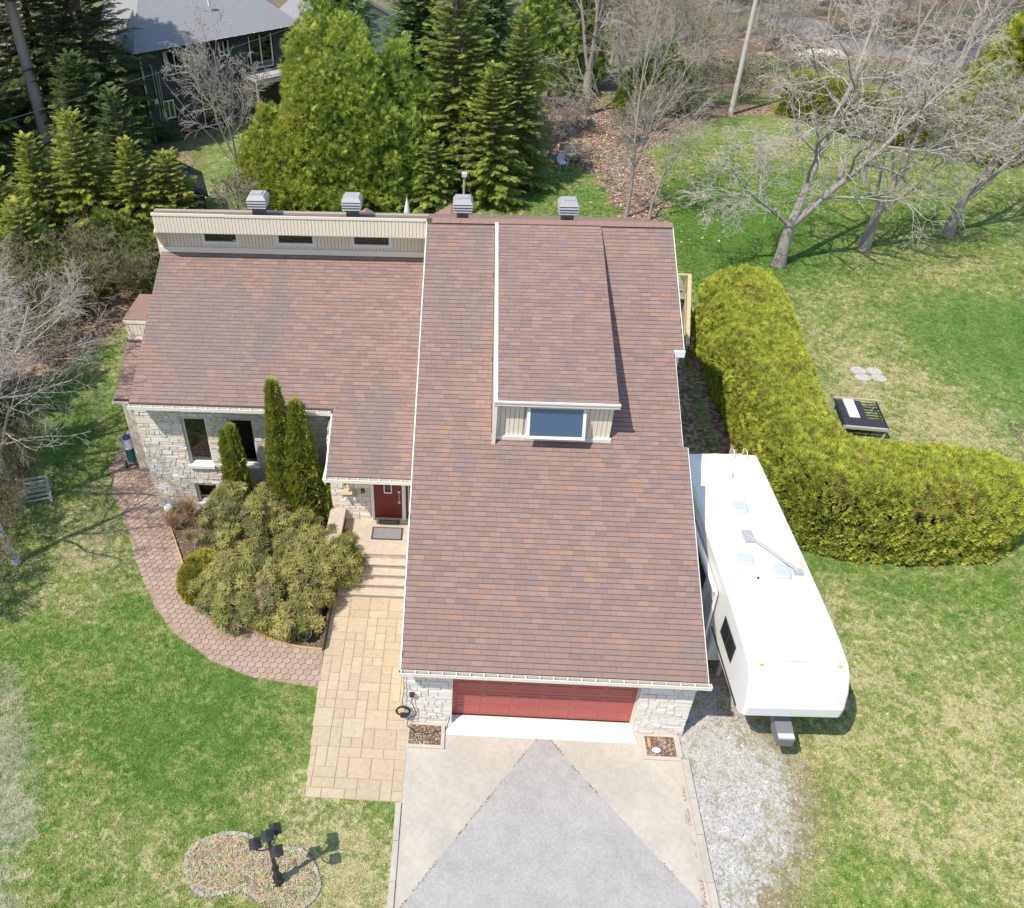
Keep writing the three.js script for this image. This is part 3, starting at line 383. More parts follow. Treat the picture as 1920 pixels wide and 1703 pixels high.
// porch
const stepStone = std([1, 1, 1], 0.9, { map: colorTexture(256, 256, (u, v) => { const n = 0.85 + 0.3 * tn(u, v, 10, 5); return [0.5 * n, 0.425 * n, 0.345 * n]; }, true) });
{
  const z = -7.05, holes = [[-1.56, 0.0, 0.95, 3.3]], w = wallWithHoles(-2.85, 0.02, 0, 4.3, z - 0.2, z, holes, mortar, house, 'porch_wall');
  stoneWall(w, 43, -2.86, -1.58, 0.9, 4.2, z, [], stoneMats, 30, 0.05, 0.09);
  rbox(-2.85, -2.68, 0, 4.5, -8.3, z - 0.2).build('porch_side', std([0.36, 0.33, 0.28], 0.8), house);
  const f = rbox(-2.42, 0.0, 0.0, 0.95, -7.05, -5.45).build('porch_floor', stepStone, house);
  const cornerStones = rbox(-2.42, 0.0, 0.95, 0.975, -5.6, -5.43).build('landing_edge', std([0.52, 0.43, 0.35], 0.9, { map: grainMap }), house);
  for (let k = 0; k < 4; k++) { const z0 = -5.45 + k * 0.26, y = 0.76 - k * 0.19; rbox(-2.42, -0.02, 0, y - 0.04, z0 - 0.02, z0 + 0.24).build('step', std([0.4, 0.35, 0.29], 0.9, { map: grainMap }), house); rbox(-2.43, -0.02, y - 0.04, y, z0 - 0.02, z0 + 0.27).build('tread', stepStone, house); }
  const pw = rbox(-2.84, -2.46, 0, 1.38, -7.0, -4.75).build('parapet', mortar, house); stoneWall(pw, 47, -2.84, -2.46, 0, 1.36, -4.75, [], stoneMats, 8, 0.04, 0.12); rbox(-2.9, -2.4, 1.38, 1.46, -7.0, -4.68).build('cap', stepStone, pw);
  // door
  const white = whitePaint, red = std([0.17, 0.022, 0.024], 0.45); const fr = new B(); fr.box(-1.56, -1.46, 0.95, 3.2, z - 0.12, z + 0.02).box(-0.54, -0.42, 0.95, 3.2, z - 0.12, z + 0.03).box(-1.46, -0.54, 3.05, 3.2, z - 0.12, z + 0.02).box(-0.42, 0.0, 3.05, 3.2, z - 0.12, z + 0.02); fr.build('door_frame', white, house);
  const d = wallWithHoles(-1.46, -0.54, 1.0, 3.05, z - 0.1, z - 0.05, [[-1.1, -0.9, 2.15, 2.85]], red, house, 'front_door');
  for (let k = 0; k < 6; k++) rbox(-1.44 + k * 0.15, -1.31 + k * 0.15, 1.06, k === 2 || k === 3 ? 2.05 : 3.0, z - 0.05, z - 0.046).build('panel', red, d);
  const lt = new B(); lt.box(-1.13, -1.1, 2.1, 2.9, z - 0.06, z - 0.02).box(-0.9, -0.87, 2.1, 2.9, z - 0.06, z - 0.02).box(-1.1, -0.9, 2.85, 2.9, z - 0.06, z - 0.02).box(-1.1, -0.9, 2.1, 2.15, z - 0.06, z - 0.02); lt.build('light_frame', white, d); rbox(-1.1, -0.9, 2.15, 2.85, z - 0.085, z - 0.075).build('pane', std([0.05, 0.055, 0.055], 0.15), d);
  const hd = new B(); hd.tube([V(-0.64, 1.75, z - 0.02), V(-0.63, 1.85, z + 0.03), V(-0.63, 2.0, z + 0.03), V(-0.64, 2.1, z - 0.02)], 0.014, 6); hd.box(-0.68, -0.6, 1.66, 1.78, z - 0.05, z - 0.03).box(-0.68, -0.6, 2.12, 2.2, z - 0.05, z - 0.03); hd.build('handle', std([0.6, 0.58, 0.52], 0.3, { metalness: 0.8 }), d);
  const sd = rbox(-0.42, 0.0, 1.0, 3.05, z - 0.1, z - 0.06).build('side_light', red, house); rbox(-0.3, -0.06, 1.35, 2.95, z - 0.058, z - 0.05).build('pane', std([0.06, 0.07, 0.07], 0.12), sd); const sf = new B(); sf.box(-0.34, -0.3, 1.3, 3.0, z - 0.06, z - 0.03).box(-0.3, -0.06, 1.3, 1.35, z - 0.06, z - 0.03); sf.build('light_frame', white, sd);
  rbox(-1.6, 0.02, 0.952, 1.0, z - 0.15, z + 0.14).build('threshold', std([0.6, 0.53, 0.4], 0.7), house);
  rbox(-2.85, 0, wingY(-5.8) - 0.22, wingY(-5.8) - 0.17, -7.05, -5.85).build('porch_ceiling', offWhite, house);
}
for (const [x0, x1, z0, z1, y, l] of [[-1.5, -0.48, -6.68, -6.1, 0.952, 'large grey doormat on the porch landing'], [-1.3, -0.62, -6.98, -6.78, 1.001, 'small dark mat on the threshold of the red front door']]) { const m = thing('doormat', l, 'doormat', [0, 0, 0]); rbox(x0, x1, y, y + 0.014, z0, z1).build('border', std([0.07, 0.07, 0.07], 1), m); rbox(x0 + 0.06, x1 - 0.06, y + 0.01, y + 0.02, z0 + 0.05, z1 - 0.05).build('pile', std([0.24, 0.25, 0.25], 1, { map: grainMap }), m); }
{ const m = thing('letter_box', 'small tan letter box with white brackets on the stone porch wall', 'letter box', [0, 0, 0]); rbox(-2.44, -2.02, 2.05, 2.2, -7.02, -6.86).build('box', std([0.4, 0.3, 0.2], 0.7), m); const lid = new B().hexa([[-2.46, 2.2, -7.02], [-2.0, 2.2, -7.02], [-2.0, 2.2, -6.82], [-2.46, 2.2, -6.82], [-2.46, 2.27, -7.02], [-2.0, 2.27, -7.02], [-2.0, 2.22, -6.82], [-2.46, 2.22, -6.82]]); lid.build('lid', std([0.5, 0.4, 0.27], 0.7), m); for (const x of [-2.4, -2.1]) rbox(x, x + 0.07, 1.97, 2.06, -6.95, -6.84).build('bracket', whitePaint, m); }
{ const m = thing('wall_lantern', 'little brass lantern above the letter box', 'lantern', [0, 0, 0]); const b = new B(); b.tube([V(-2.36, 2.62, -6.98), V(-2.36, 2.64, -6.9)], 0.02, 6); b.build('arm', std([0.2, 0.13, 0.05], 0.4), m); const g = new THREE.CylinderGeometry(0.05, 0.035, 0.16, 6).translate(-2.36, 2.56, -6.86); mesh('lamp_glass', g, std([0.6, 0.5, 0.3], 0.3), m); const c = new THREE.ConeGeometry(0.075, 0.08, 6).translate(-2.36, 2.68, -6.86); mesh('cap', c, std([0.16, 0.1, 0.04], 0.4), m); }
{ const m = thing('door_bell_plate', 'small dark square plate on stone beside the front door', 'plate', [0, 0, 0]); rbox(-1.86, -1.74, 2.18, 2.33, -7.01, -6.96).build('plate', std([0.08, 0.05, 0.04], 0.6), m); rbox(-1.82, -1.78, 2.23, 2.27, -6.96, -6.95).build('button', std([0.4, 0.35, 0.25], 0.4), m); }
// garage front
{
  const z = -0.06, hole = [[1.3, 6.18, 0, 2.2]], w = wallWithHoles(0.02, 7.54, 0, 2.7, z - 0.28, z, [[1.3, 6.18, 0.001, 2.2]], mortar, house, 'garage_wall');
  stoneWall(w, 51, 0.02, 1.3, 0.02, 2.68, z, [], paleMats, 46, 0.05, 0.1); stoneWall(w, 53, 6.18, 7.56, 0.02, 2.68, z, [], paleMats, 46, 0.05, 0.1);
  const red = std([0.4, 0.095, 0.078], 0.5), d = rbox(1.3, 6.18, 0.1, 2.2, z - 0.3, z - 0.26).build('garage_door', red, house);
  for (let r = 0; r < 4; r++) { const y0 = 0.115 + r * 0.52; rbox(1.32, 6.16, y0, y0 + 0.505, z - 0.26, z - 0.245).build('door_section', red, d); for (let k = 0; k < 6; k++) { const x0 = 1.42 + k * 0.8, x1 = x0 + 0.66, a = y0 + 0.1, b = y0 + 0.41, zz = z - 0.245; const g = new B(); g.hexa([[x0, a, zz], [x0, a, zz], [x1, a, zz], [x1, a, zz], [x0, b, zz], [x0, b, zz], [x1, b, zz], [x1, b, zz]].map((q) => q)); const p = new B(); const i = 0.035; p.poly([[x0, a, zz + 0.003], [x1, a, zz + 0.003], [x1 - i, a + i, zz + 0.016], [x0 + i, a + i, zz + 0.016]]).poly([[x0 + i, b - i, zz + 0.016], [x1 - i, b - i, zz + 0.016], [x1, b, zz + 0.003], [x0, b, zz + 0.003]]).poly([[x0, a, zz + 0.003], [x0 + i, a + i, zz + 0.016], [x0 + i, b - i, zz + 0.016], [x0, b, zz + 0.003]]).poly([[x1 - i, a + i, zz + 0.016], [x1, a, zz + 0.003], [x1, b, zz + 0.003], [x1 - i, b - i, zz + 0.016]]); const j = i + 0.025; p.poly([[x0 + j, a + j, zz + 0.008], [x1 - j, a + j, zz + 0.008], [x1 - j, b - j, zz + 0.008], [x0 + j, b - j, zz + 0.008]]); p.poly([[x0 + i, a + i, zz + 0.016], [x1 - i, a + i, zz + 0.016], [x1 - j, a + j, zz + 0.008], [x0 + j, a + j, zz + 0.008]]).poly([[x0 + j, b - j, zz + 0.008], [x1 - j, b - j, zz + 0.008], [x1 - i, b - i, zz + 0.016], [x0 + i, b - i, zz + 0.016]]).poly([[x0 + i, a + i, zz + 0.016], [x0 + j, a + j, zz + 0.008], [x0 + j, b - j, zz + 0.008], [x0 + i, b - i, zz + 0.016]]).poly([[x1 - j, a + j, zz + 0.008], [x1 - i, a + i, zz + 0.016], [x1 - i, b - i, zz + 0.016], [x1 - j, b - j, zz + 0.008]]); p.build('panel', red, d); } }
  rbox(1.28, 1.312, 0.05, 2.188, z - 0.24, z + 0.03).build('door_jamb', offWhite, house); rbox(6.168, 6.2, 0.05, 2.188, z - 0.24, z + 0.03).build('door_jamb', offWhite, house); rbox(1.28, 6.2, 2.188, 2.3, z - 0.24, z + 0.03).build('door_head', offWhite, house);
}
// gutters with hangers
function gutter(x0, x1, yT, zB, name = 'gutter') {
  const g = new B(), h = 0.11, d = 0.12; g.box(x0, x1, yT - h, yT - h + 0.008, zB, zB + d).box(x0, x1, yT - h + 0.008, yT, zB, zB + 0.008).box(x0, x1, yT - h, yT - 0.012, zB + d, zB + d + 0.01).box(x0, x1, yT - 0.012, yT + 0.004, zB + d - 0.012, zB + d + 0.014).box(x0 - 0.008, x0, yT - h, yT, zB, zB + d).box(x1, x1 + 0.008, yT - h, yT, zB, zB + d);
  const o = g.build(name, offWhite, house); rbox(x0 + 0.01, x1 - 0.01, yT - h + 0.009, yT - h + 0.02, zB + 0.01, zB + d - 0.002).build('dark_lining', std([0.22, 0.2, 0.16], 1), o);  // darker strip laid along the gutter floor
  const n = Math.round((x1 - x0) / 0.36); for (let k = 0; k <= n; k++) { const x = lerp(x0 + 0.05, x1 - 0.08, k / n); rbox(x, x + 0.025, yT - 0.01, yT + 0.004, zB + 0.008, zB + d - 0.012).build('hanger', whitePaint, o); } return o;
}
gutter(-0.06, 7.7, mainY(0.277) - 0.02, 0.285); gutter(-9.25, -2.77, wingY(-7.8) - 0.02, -7.79); gutter(-2.78, -0.045, wingY(-5.8) - 0.02, -5.79);
{ const b = new B(); b.tube([V(7.62, 2.68, 0.36), V(7.64, 2.56, 0.32), V(7.62, 2.5, 0.24)], 0.04, 8); b.build('gutter_outlet', offWhite, house); }
// dormer
{
  const zf = -5.6, x0 = 2.2, x1 = 5.46, ye = 7.12, zE = -5.36, sl = (RY - 0.03 - ye) / (zE - (RZ + 0.12)), dy = (z) => ye + sl * (zE - z), an = Math.atan(sl);
  const r = roofSlab('dormer_roof', [[x0 + 0.06, zE], [x1 + 0.06, zE], [x1 + 0.06, RZ + 0.12], [x0 + 0.06, RZ + 0.12]].reverse(), dy, 0.12, deckDark, house); shingleField(r, 23, ye, zE, an, (zE - RZ - 0.12) / Math.cos(an) - 0.02, () => [[x0 + 0.07, x1 + 0.06]]);
  const cheek = (x, w, m, name) => { const b = new B(), P = [[zE - 0.02, mainY(zE) - 0.05], [zE - 0.02, dy(zE) - 0.02], [RZ + 0.14, dy(RZ + 0.14) - 0.01], [RZ + 0.14, mainY(RZ + 0.14) - 0.05]]; b.poly(P.map(([z, y]) => [x, y, z])).poly(P.map(([z, y]) => [x + w, y, z]).reverse()); for (let i = 0; i < 4; i++) { const p = P[i], q = P[(i + 1) % 4]; b.poly([[x, p[1], p[0]], [x, q[1], q[0]], [x + w, q[1], q[0]], [x + w, p[1], p[0]]]); } return b.build(name, m, house); };
  cheek(x0 - 0.02, 0.08, cream, 'dormer_cheek'); { const b = new B(), P = [[zf, mainY(zf) - 0.05], [zf, dy(zf) - 0.1], [RZ + 0.14, dy(RZ + 0.14) - 0.08], [RZ + 0.14, mainY(RZ + 0.14) - 0.05]]; b.poly(P.map(([z, y]) => [x1 - 0.06, y, z])).poly(P.map(([z, y]) => [x1, y, z]).reverse()); b.build('dormer_cheek', cream, house); }
  const edge = new B(); edge.hexa([[x0 - 0.03, mainY(zE) + 0.02, zE - 0.03], [x0 + 0.07, mainY(zE) + 0.02, zE - 0.03], [x0 + 0.07, mainY(zE) - 0.02, zE + 0.01], [x0 - 0.03, mainY(zE) - 0.02, zE + 0.01], [x0 - 0.03, ye - 0.1, zE - 0.03], [x0 + 0.07, ye - 0.1, zE - 0.03], [x0 + 0.07, ye - 0.1, zE + 0.01], [x0 - 0.03, ye - 0.1, zE + 0.01]]); edge.build('corner_trim', offWhite, house);
  { const b = new B(); b.hexa([[x0 - 0.03, mainY(RZ + 0.14), RZ + 0.14], [x0 + 0.07, mainY(RZ + 0.14), RZ + 0.14], [x0 + 0.07, dy(zE) - 0.1, zE], [x0 - 0.03, dy(zE) - 0.1, zE], [x0 - 0.03, dy(RZ + 0.14) + 0.02, RZ + 0.14], [x0 + 0.07, dy(RZ + 0.14) + 0.02, RZ + 0.14], [x0 + 0.07, dy(zE) + 0.02, zE], [x0 - 0.03, dy(zE) + 0.02, zE]]); b.build('verge_trim', offWhite, house); }
  const fa = new B(); fa.box(x0 - 0.03, x1 + 0.1, ye - 0.14, ye - 0.03, zE - 0.03, zE + 0.03).box(x0 - 0.03, x1 + 0.1, ye - 0.03, ye + 0.012, zE - 0.02, zE + 0.06); fa.build('dormer_fascia', offWhite, house);
  const wh = [[3.12, 4.68, 5.86, 6.86]], w = wallWithHoles(x0 + 0.05, x1 - 0.02, 5.5, ye - 0.08, zf - 0.12, zf, wh, creamDark, house, 'dormer_wall');
  for (let x = x0 + 0.06; x < x1 - 0.06; x += 0.128) if (x + 0.12 < 3.1 || x > 4.64) rbox(x + 0.006, x + 0.12, 5.74, ye - 0.1, zf, zf + 0.02).build('board', cream, w);
  rbox(x0 - 0.03, x1 + 0.04, mainY(zf) - 0.1, mainY(zf) + 0.07, zf + 0.003, zf + 0.1).build('base_trim', offWhite, house);
  // top hung window standing open
  const fr = new B(); fr.box(3.08, 3.16, 5.8, 6.9, zf - 0.08, zf + 0.05).box(4.64, 4.72, 5.8, 6.9, zf - 0.08, zf + 0.05).box(3.16, 4.64, 6.83, 6.9, zf - 0.08, zf + 0.05).box(3.08, 4.72, 5.78, 5.86, zf - 0.08, zf + 0.12); const win = fr.build('window', whitePaint, house);
  rbox(2.9, 4.9, 5.6, 7.0, zf - 1.2, zf - 1.15).build('dark_room', inside, win);
  const M = new THREE.Matrix4().makeTranslation(0, 6.88, zf + 0.06).multiply(new THREE.Matrix4().makeRotationX(-0.42)); const s = new B(), h = 0.93; s.box(3.1, 3.18, -h, 0, -0.03, 0.03, M).box(4.62, 4.7, -h, 0, -0.03, 0.03, M).box(3.18, 4.62, -0.07, 0, -0.03, 0.03, M).box(3.18, 4.62, -h, -h + 0.08, -0.03, 0.03, M); s.build('sash', whitePaint, win);
  new B().box(3.18, 4.62, -h + 0.08, -0.07, -0.004, 0.004, M).build('pane', new THREE.MeshPhysicalMaterial({ color: new THREE.Color().setRGB(0.03, 0.075, 0.14), roughness: 0.04, ior: 2.0, specularIntensity: 1 }), win);  // sky reflection partly put into the blue base colour of this pane
  const arm = new B(); arm.bar([3.3, 5.88, zf + 0.02], [3.5, 6.02, zf + 0.36], 0.012).bar([4.45, 5.88, zf + 0.02], [4.25, 6.02, zf + 0.36], 0.012).bar([3.87, 5.88, zf + 0.05], [3.93, 5.84, zf + 0.18], 0.016); arm.build('crank_arm', std([0.2, 0.2, 0.2], 0.4), win);
}
// roof ventilators
{
  const shell = std([0.4, 0.405, 0.42], 0.5, { metalness: 0.15 }), dark = std([0.1, 0.1, 0.12], 0.6);
  for (const [x, plain] of [[-5.52, 0], [-2.45, 1], [1.12, 0], [4.47, 0]]) {
    const z = -12.72, y = RY - 0.02, q = rbox(x - 0.19, x + 0.19, y - 0.15, y + 0.27, z - 0.19, z + 0.19).build('roof_ventilator', dark, house);
    for (let k = 0; k < 3; k++) { const w = 0.3 + 0.012 * k, yy = y + 0.24 + k * 0.09; new B().hexa([[x - w, yy, z - w], [x + w, yy, z - w], [x + w, yy, z + w], [x - w, yy, z + w], [x - w + 0.02, yy + 0.05, z - w + 0.02], [x + w - 0.02, yy + 0.05, z - w + 0.02], [x + w - 0.02, yy + 0.05, z + w - 0.02], [x - w + 0.02, yy + 0.05, z + w - 0.02]]).build('louvre', shell, q); rbox(x - 0.24, x + 0.24, yy + 0.05, yy + 0.09, z - 0.24, z + 0.24).build('slot', dark, q); }
    const t = y + 0.51, w = 0.32; new B().hexa([[x - w, t, z - w], [x + w, t, z - w], [x + w, t, z + w], [x - w, t, z + w], [x - w * 0.75, t + 0.13, z - w * 0.75], [x + w * 0.75, t + 0.13, z - w * 0.75], [x + w * 0.75, t + 0.13, z + w * 0.75], [x - w * 0.75, t + 0.13, z + w * 0.75]]).build('hood', shell, q); if (!plain) rbox(x - 0.17, x + 0.17, t + 0.13, t + 0.165, z - 0.14, z + 0.14).build('cap_plate', shell, q);
  }
}
// mast behind the ridge
{ const m = thing('antenna_mast', 'slim grey mast with thin guy wires behind the ridge', 'mast', [1.1, 0, -19.6]); const b = new B(); b.bar([0, 0, 0], [0, 8.0, 0], 0.045, 8); b.build('tube', std([0.5, 0.52, 0.55], 0.4, { metalness: 0.4 }), m); new B().box(-0.1, 0.1, 7.9, 8.05, -0.1, 0.1).build('head', std([0.6, 0.62, 0.65], 0.5), m); const w = new B(); w.bar([0, 7.9, 0], [-0.55, 9.3, -0.4], 0.008, 4).bar([0.03, 7.9, 0], [0.0, 10.2, 0], 0.008, 4).bar([0.1, 7.9, 0], [0.1, 9.7, 0], 0.008, 4).bar([0.1, 7.6, 0], [0.35, 7.1, 0.1], 0.008, 4); w.build('wire', std([0.12, 0.12, 0.12], 0.5), m); }
// ---------- fifth wheel camper ----------
{
  const t = thing('camper_trailer', 'long white camper trailer with raised nose parked beside the garage', 'trailer', [9.62, 0, -4]); t.rotation.y = 0.028;
  const W = 1.22, white = std([0.8, 0.81, 0.82], 0.35), roofW = std([0.83, 0.83, 0.82], 0.5), dark = std([0.02, 0.022, 0.025], 0.12), grey = std([0.36, 0.37, 0.38], 0.5), sideGrey = std([0.5, 0.52, 0.54], 0.4);
  // side outline in (z, y), z from the middle of the trailer
  const P = [[-4.1, 0.62], [-4.12, 3.3], [-4.02, 3.42], [-3.6, 3.46], [0.5, 3.52], [2.2, 3.52], [3.4, 3.47], [4.0, 3.38], [4.28, 3.2], [4.5, 2.8], [4.62, 2.35], [4.6, 2.02], [4.42, 1.78], [4.1, 1.68], [2.0, 1.6], [1.85, 0.62]];
  const sh = new THREE.Shape(P.map(([z, y]) => new THREE.Vector2(z, y))), g = new THREE.ExtrudeGeometry(sh, { depth: 2 * W - 0.2, bevelEnabled: true, bevelThickness: 0.1, bevelSize: 0.09, bevelOffset: -0.09, bevelSegments: 4, curveSegments: 4 });
  g.translate(0, 0, -(W - 0.1)); g.rotateY(-Math.PI / 2); mesh('body', g, white, t);
  // crowned roof skin
  { const b = new B(), n = 8; for (let k = 0; k < n; k++) { const xa = lerp(-W + 0.08, W - 0.08, k / n), xb = lerp(-W + 0.08, W - 0.08, (k + 1) / n), h = (x) => 0.05 * (1 - (x / W) ** 2) + 0.004, Z = [[-4.0, 3.42], [-3.6, 3.462], [0.5, 3.522], [2.2, 3.522], [3.4, 3.472], [4.0, 3.383]]; for (let i = 0; i < 5; i++) b.poly([[xa, Z[i][1] + h(xa), Z[i][0]], [xa, Z[i + 1][1] + h(xa), Z[i + 1][0]], [xb, Z[i + 1][1] + h(xb), Z[i + 1][0]], [xb, Z[i][1] + h(xb), Z[i][0]]]); } b.build('roof_skin', roofW, t); }
  const pod = (name, x, z, w, l, h, m, y = 3.53, r = 0.3) => { const a = new B(), i = Math.min(w, l) * r * 0.5, n = 16, ring = (s, yy) => { const q = []; for (let k = 0; k < n; k++) { const an = (k / n) * 6.2832, c = Math.cos(an), d = Math.sin(an); q.push([x + Math.sign(c) * Math.abs(c) ** 0.45 * (w / 2 - s), yy, z + Math.sign(d) * Math.abs(d) ** 0.45 * (l / 2 - s)]); } return q; }, r0 = ring(0, y), r1 = ring(i * 0.25, y + h * 0.75), r2 = ring(i * 0.8, y + h); for (const [p, q] of [[r0, r1], [r1, r2]]) for (let k = 0; k < n; k++) { const e = (k + 1) % n; a.poly([p[k], q[k], q[e], p[e]]); } a.poly(r2.slice().reverse()); return a.build(name, m, t); };
  pod('air_conditioner', -0.25, -3.2, 0.78, 1.1, 0.3, roofW, 3.46); pod('skylight', -0.05, -1.4, 0.48, 0.5, 0.12, std([0.5, 0.54, 0.58], 0.3), 3.52); pod('skylight', 0.35, 1.2, 0.52, 0.52, 0.13, std([0.5, 0.54, 0.58], 0.3), 3.56); pod('skylight', -0.5, 0.75, 0.5, 0.5, 0.12, std([0.52, 0.55, 0.58], 0.3), 3.54); pod('vent_cover', -1.0, -0.75, 0.3, 0.62, 0.1, roofW, 3.5);
  { const b = new B(); b.tube([V(-0.35, 3.62, 1.1), V(-0.35, 3.78, 1.1)], 0.02, 6); const a = new THREE.CylinderGeometry(0.035, 0.035, 0.03, 8).translate(-0.32, 3.6, 1.42); mesh('plumbing_vent', a, std([0.06, 0.06, 0.06], 0.6), t); }
  { const b = new B(); b.bar([-0.15, 3.64, -0.15], [0.82, 3.64, 1.2], 0.045, 6).box(0.7, 0.92, 3.56, 3.66, 1.1, 1.28).box(-0.3, -0.02, 3.58, 3.66, -0.35, 0.1); b.build('tv_antenna', std([0.4, 0.41, 0.43], 0.4), t); rbox(0.62, 1.1, 3.535, 3.545, 0.72, 0.98).build('roof_patch', std([0.6, 0.5, 0.36], 0.8), t); }
  // seam of the nose cap and marker lights
  { const b = new B(); for (let k = 0; k < 26; k++) b.box(-1.08 + k * 0.084, -1.04 + k * 0.084, 3.47, 3.484, 3.62, 3.65); b.build('cap_seam', std([0.55, 0.56, 0.58], 0.5), t); }
  for (const x of [-0.92, 0.98]) { const m = mesh('marker_light', new THREE.SphereGeometry(0.05, 8, 6), std([0.9, 0.42, 0.03], 0.25), t); m.scale.set(1.5, 0.55, 0.7); m.position.set(x, 3.36, 4.07); }
  rbox(-0.9, 0.95, 3.0, 3.012, 4.40, 4.41).build('trim_line', white, t);
  // left flank: windows, stripes, awning
  const side = -W - 0.003; const pane = (z0, z1, y0, y1) => { const f = rbox(side - 0.012, side, y0, y1, z0, z1).build('window', std([0.06, 0.06, 0.065], 0.4), t); rbox(side - 0.016, side - 0.012, y0 + 0.05, y1 - 0.05, z0 + 0.05, (z0 + z1) / 2 - 0.02).build('pane', dark, f); rbox(side - 0.016, side - 0.012, y0 + 0.05, y1 - 0.05, (z0 + z1) / 2 + 0.02, z1 - 0.05).build('pane', dark, f); };
  pane(2.2, 3.25, 2.3, 2.95); pane(-0.9, 0.4, 1.6, 2.5); pane(-3.4, -2.4, 1.7, 2.5);
  { const b = new B(); b.box(side - 0.006, side, 1.78, 1.87, 1.6, 4.2); b.build('stripe', std([0.02, 0.05, 0.06], 0.3), t); rbox(side - 0.004, side, 0.64, 1.6, -4.0, 1.78).build('lower_side', sideGrey, t); const q = rbox(side - 0.03, side, 0.75, 2.5, 0.85, 1.5).build('entry_door', sideGrey, t); rbox(side - 0.05, side - 0.03, 1.4, 1.5, 0.92, 0.98).build('door_handle', dark, q); }
  { const b = new B(); b.bar([side - 0.1, 3.02, -3.6], [side - 0.1, 3.02, 1.45], 0.07, 10); b.build('awning_roller', roofW, t); for (const z of [1.5, -3.5]) { const a = new B(); a.hexa([[side - 0.2, 1.0, z - 0.03 + 0.35], [side - 0.15, 1.0, z - 0.03 + 0.35], [side - 0.15, 1.0, z + 0.03 + 0.35], [side - 0.2, 1.0, z + 0.03 + 0.35], [side - 0.13, 3.05, z - 0.03], [side - 0.07, 3.05, z - 0.03], [side - 0.07, 3.05, z + 0.03], [side - 0.13, 3.05, z + 0.03]]); a.bar([side - 0.1, 3.05, z - 0.05], [side, 2.7, z - 0.1], 0.018); a.build('awning_arm', std([0.72, 0.73, 0.74], 0.35), t); } const h = new B(); h.tube([V(side - 0.02, 1.3, 1.7), V(side - 0.06, 1.5, 1.7), V(side - 0.06, 1.9, 1.7), V(side - 0.02, 2.05, 1.7)], 0.015, 6); h.build('grab_rail', std([0.7, 0.7, 0.7], 0.3), t); const o = mesh('side_marker', new THREE.SphereGeometry(0.04, 8, 6), std([0.8, 0.25, 0.04], 0.3), t); o.position.set(side - 0.01, 1.05, 1.72); o.scale.set(0.5, 1.3, 0.8); }
  // pin box, legs, wheels, ladder
  { const b = new B(); b.hexa([[-0.18, 1.05, 4.35], [0.2, 1.05, 4.35], [0.2, 1.05, 4.82], [-0.18, 1.05, 4.82], [-0.2, 1.7, 3.6], [0.22, 1.7, 3.6], [0.22, 1.32, 4.82], [-0.2, 1.32, 4.82]]); b.build('pin_box', std([0.17, 0.18, 0.2], 0.5), t); rbox(-0.19, 0.21, 1.33, 1.37, 4.58, 4.8).build('pin_plate', std([0.55, 0.58, 0.6], 0.4), t); const k = new B(); k.bar([0, 1.05, 4.7], [0, 0.9, 4.7], 0.04); k.build('king_pin', grey, t); }
  for (const x of [-0.85, 0.85]) { const b = new B(); b.box(x - 0.05, x + 0.05, 0.03, 1.6, 2.05, 2.15).box(x - 0.14, x + 0.14, 0.0, 0.03, 1.96, 2.24); b.build('landing_leg', grey, t); }
  for (const x of [-1.08, 1.08]) for (const z of [-1.6, -0.75]) { const w = mesh('wheel', new THREE.TorusGeometry(0.27, 0.1, 8, 18), std([0.02, 0.02, 0.02], 0.9), t); w.rotation.y = Math.PI / 2; w.position.set(x, 0.37, z); const h = mesh('rim', new THREE.CylinderGeometry(0.2, 0.2, 0.14, 14), std([0.6, 0.6, 0.6], 0.4), w); h.rotation.x = Math.PI / 2; }
  { const b = new B(); for (const x of [0.42, 0.82]) b.tube([V(x, 3.56, -3.75), V(x, 3.66, -3.95), V(x, 3.6, -4.2), V(x, 1.0, -4.22)], 0.016, 6); for (let y = 1.2; y < 3.5; y += 0.3) b.bar([0.42, y, -4.22], [0.82, y, -4.22], 0.014); b.build('ladder', std([0.75, 0.75, 0.76], 0.35), t); }
  { const s = thing('timber_blocking', 'weathered timber blocks under the camper by the garage corner', 'timber', [8.55, 0, -1.85]); for (let k = 0; k < 3; k++) rbox(-0.6, 0.6, k * 0.1, k * 0.1 + 0.095, -0.12 + (k % 2) * 0.05, 0.12).build('plank', std([0.28, 0.21, 0.17], 0.9), s); }
}
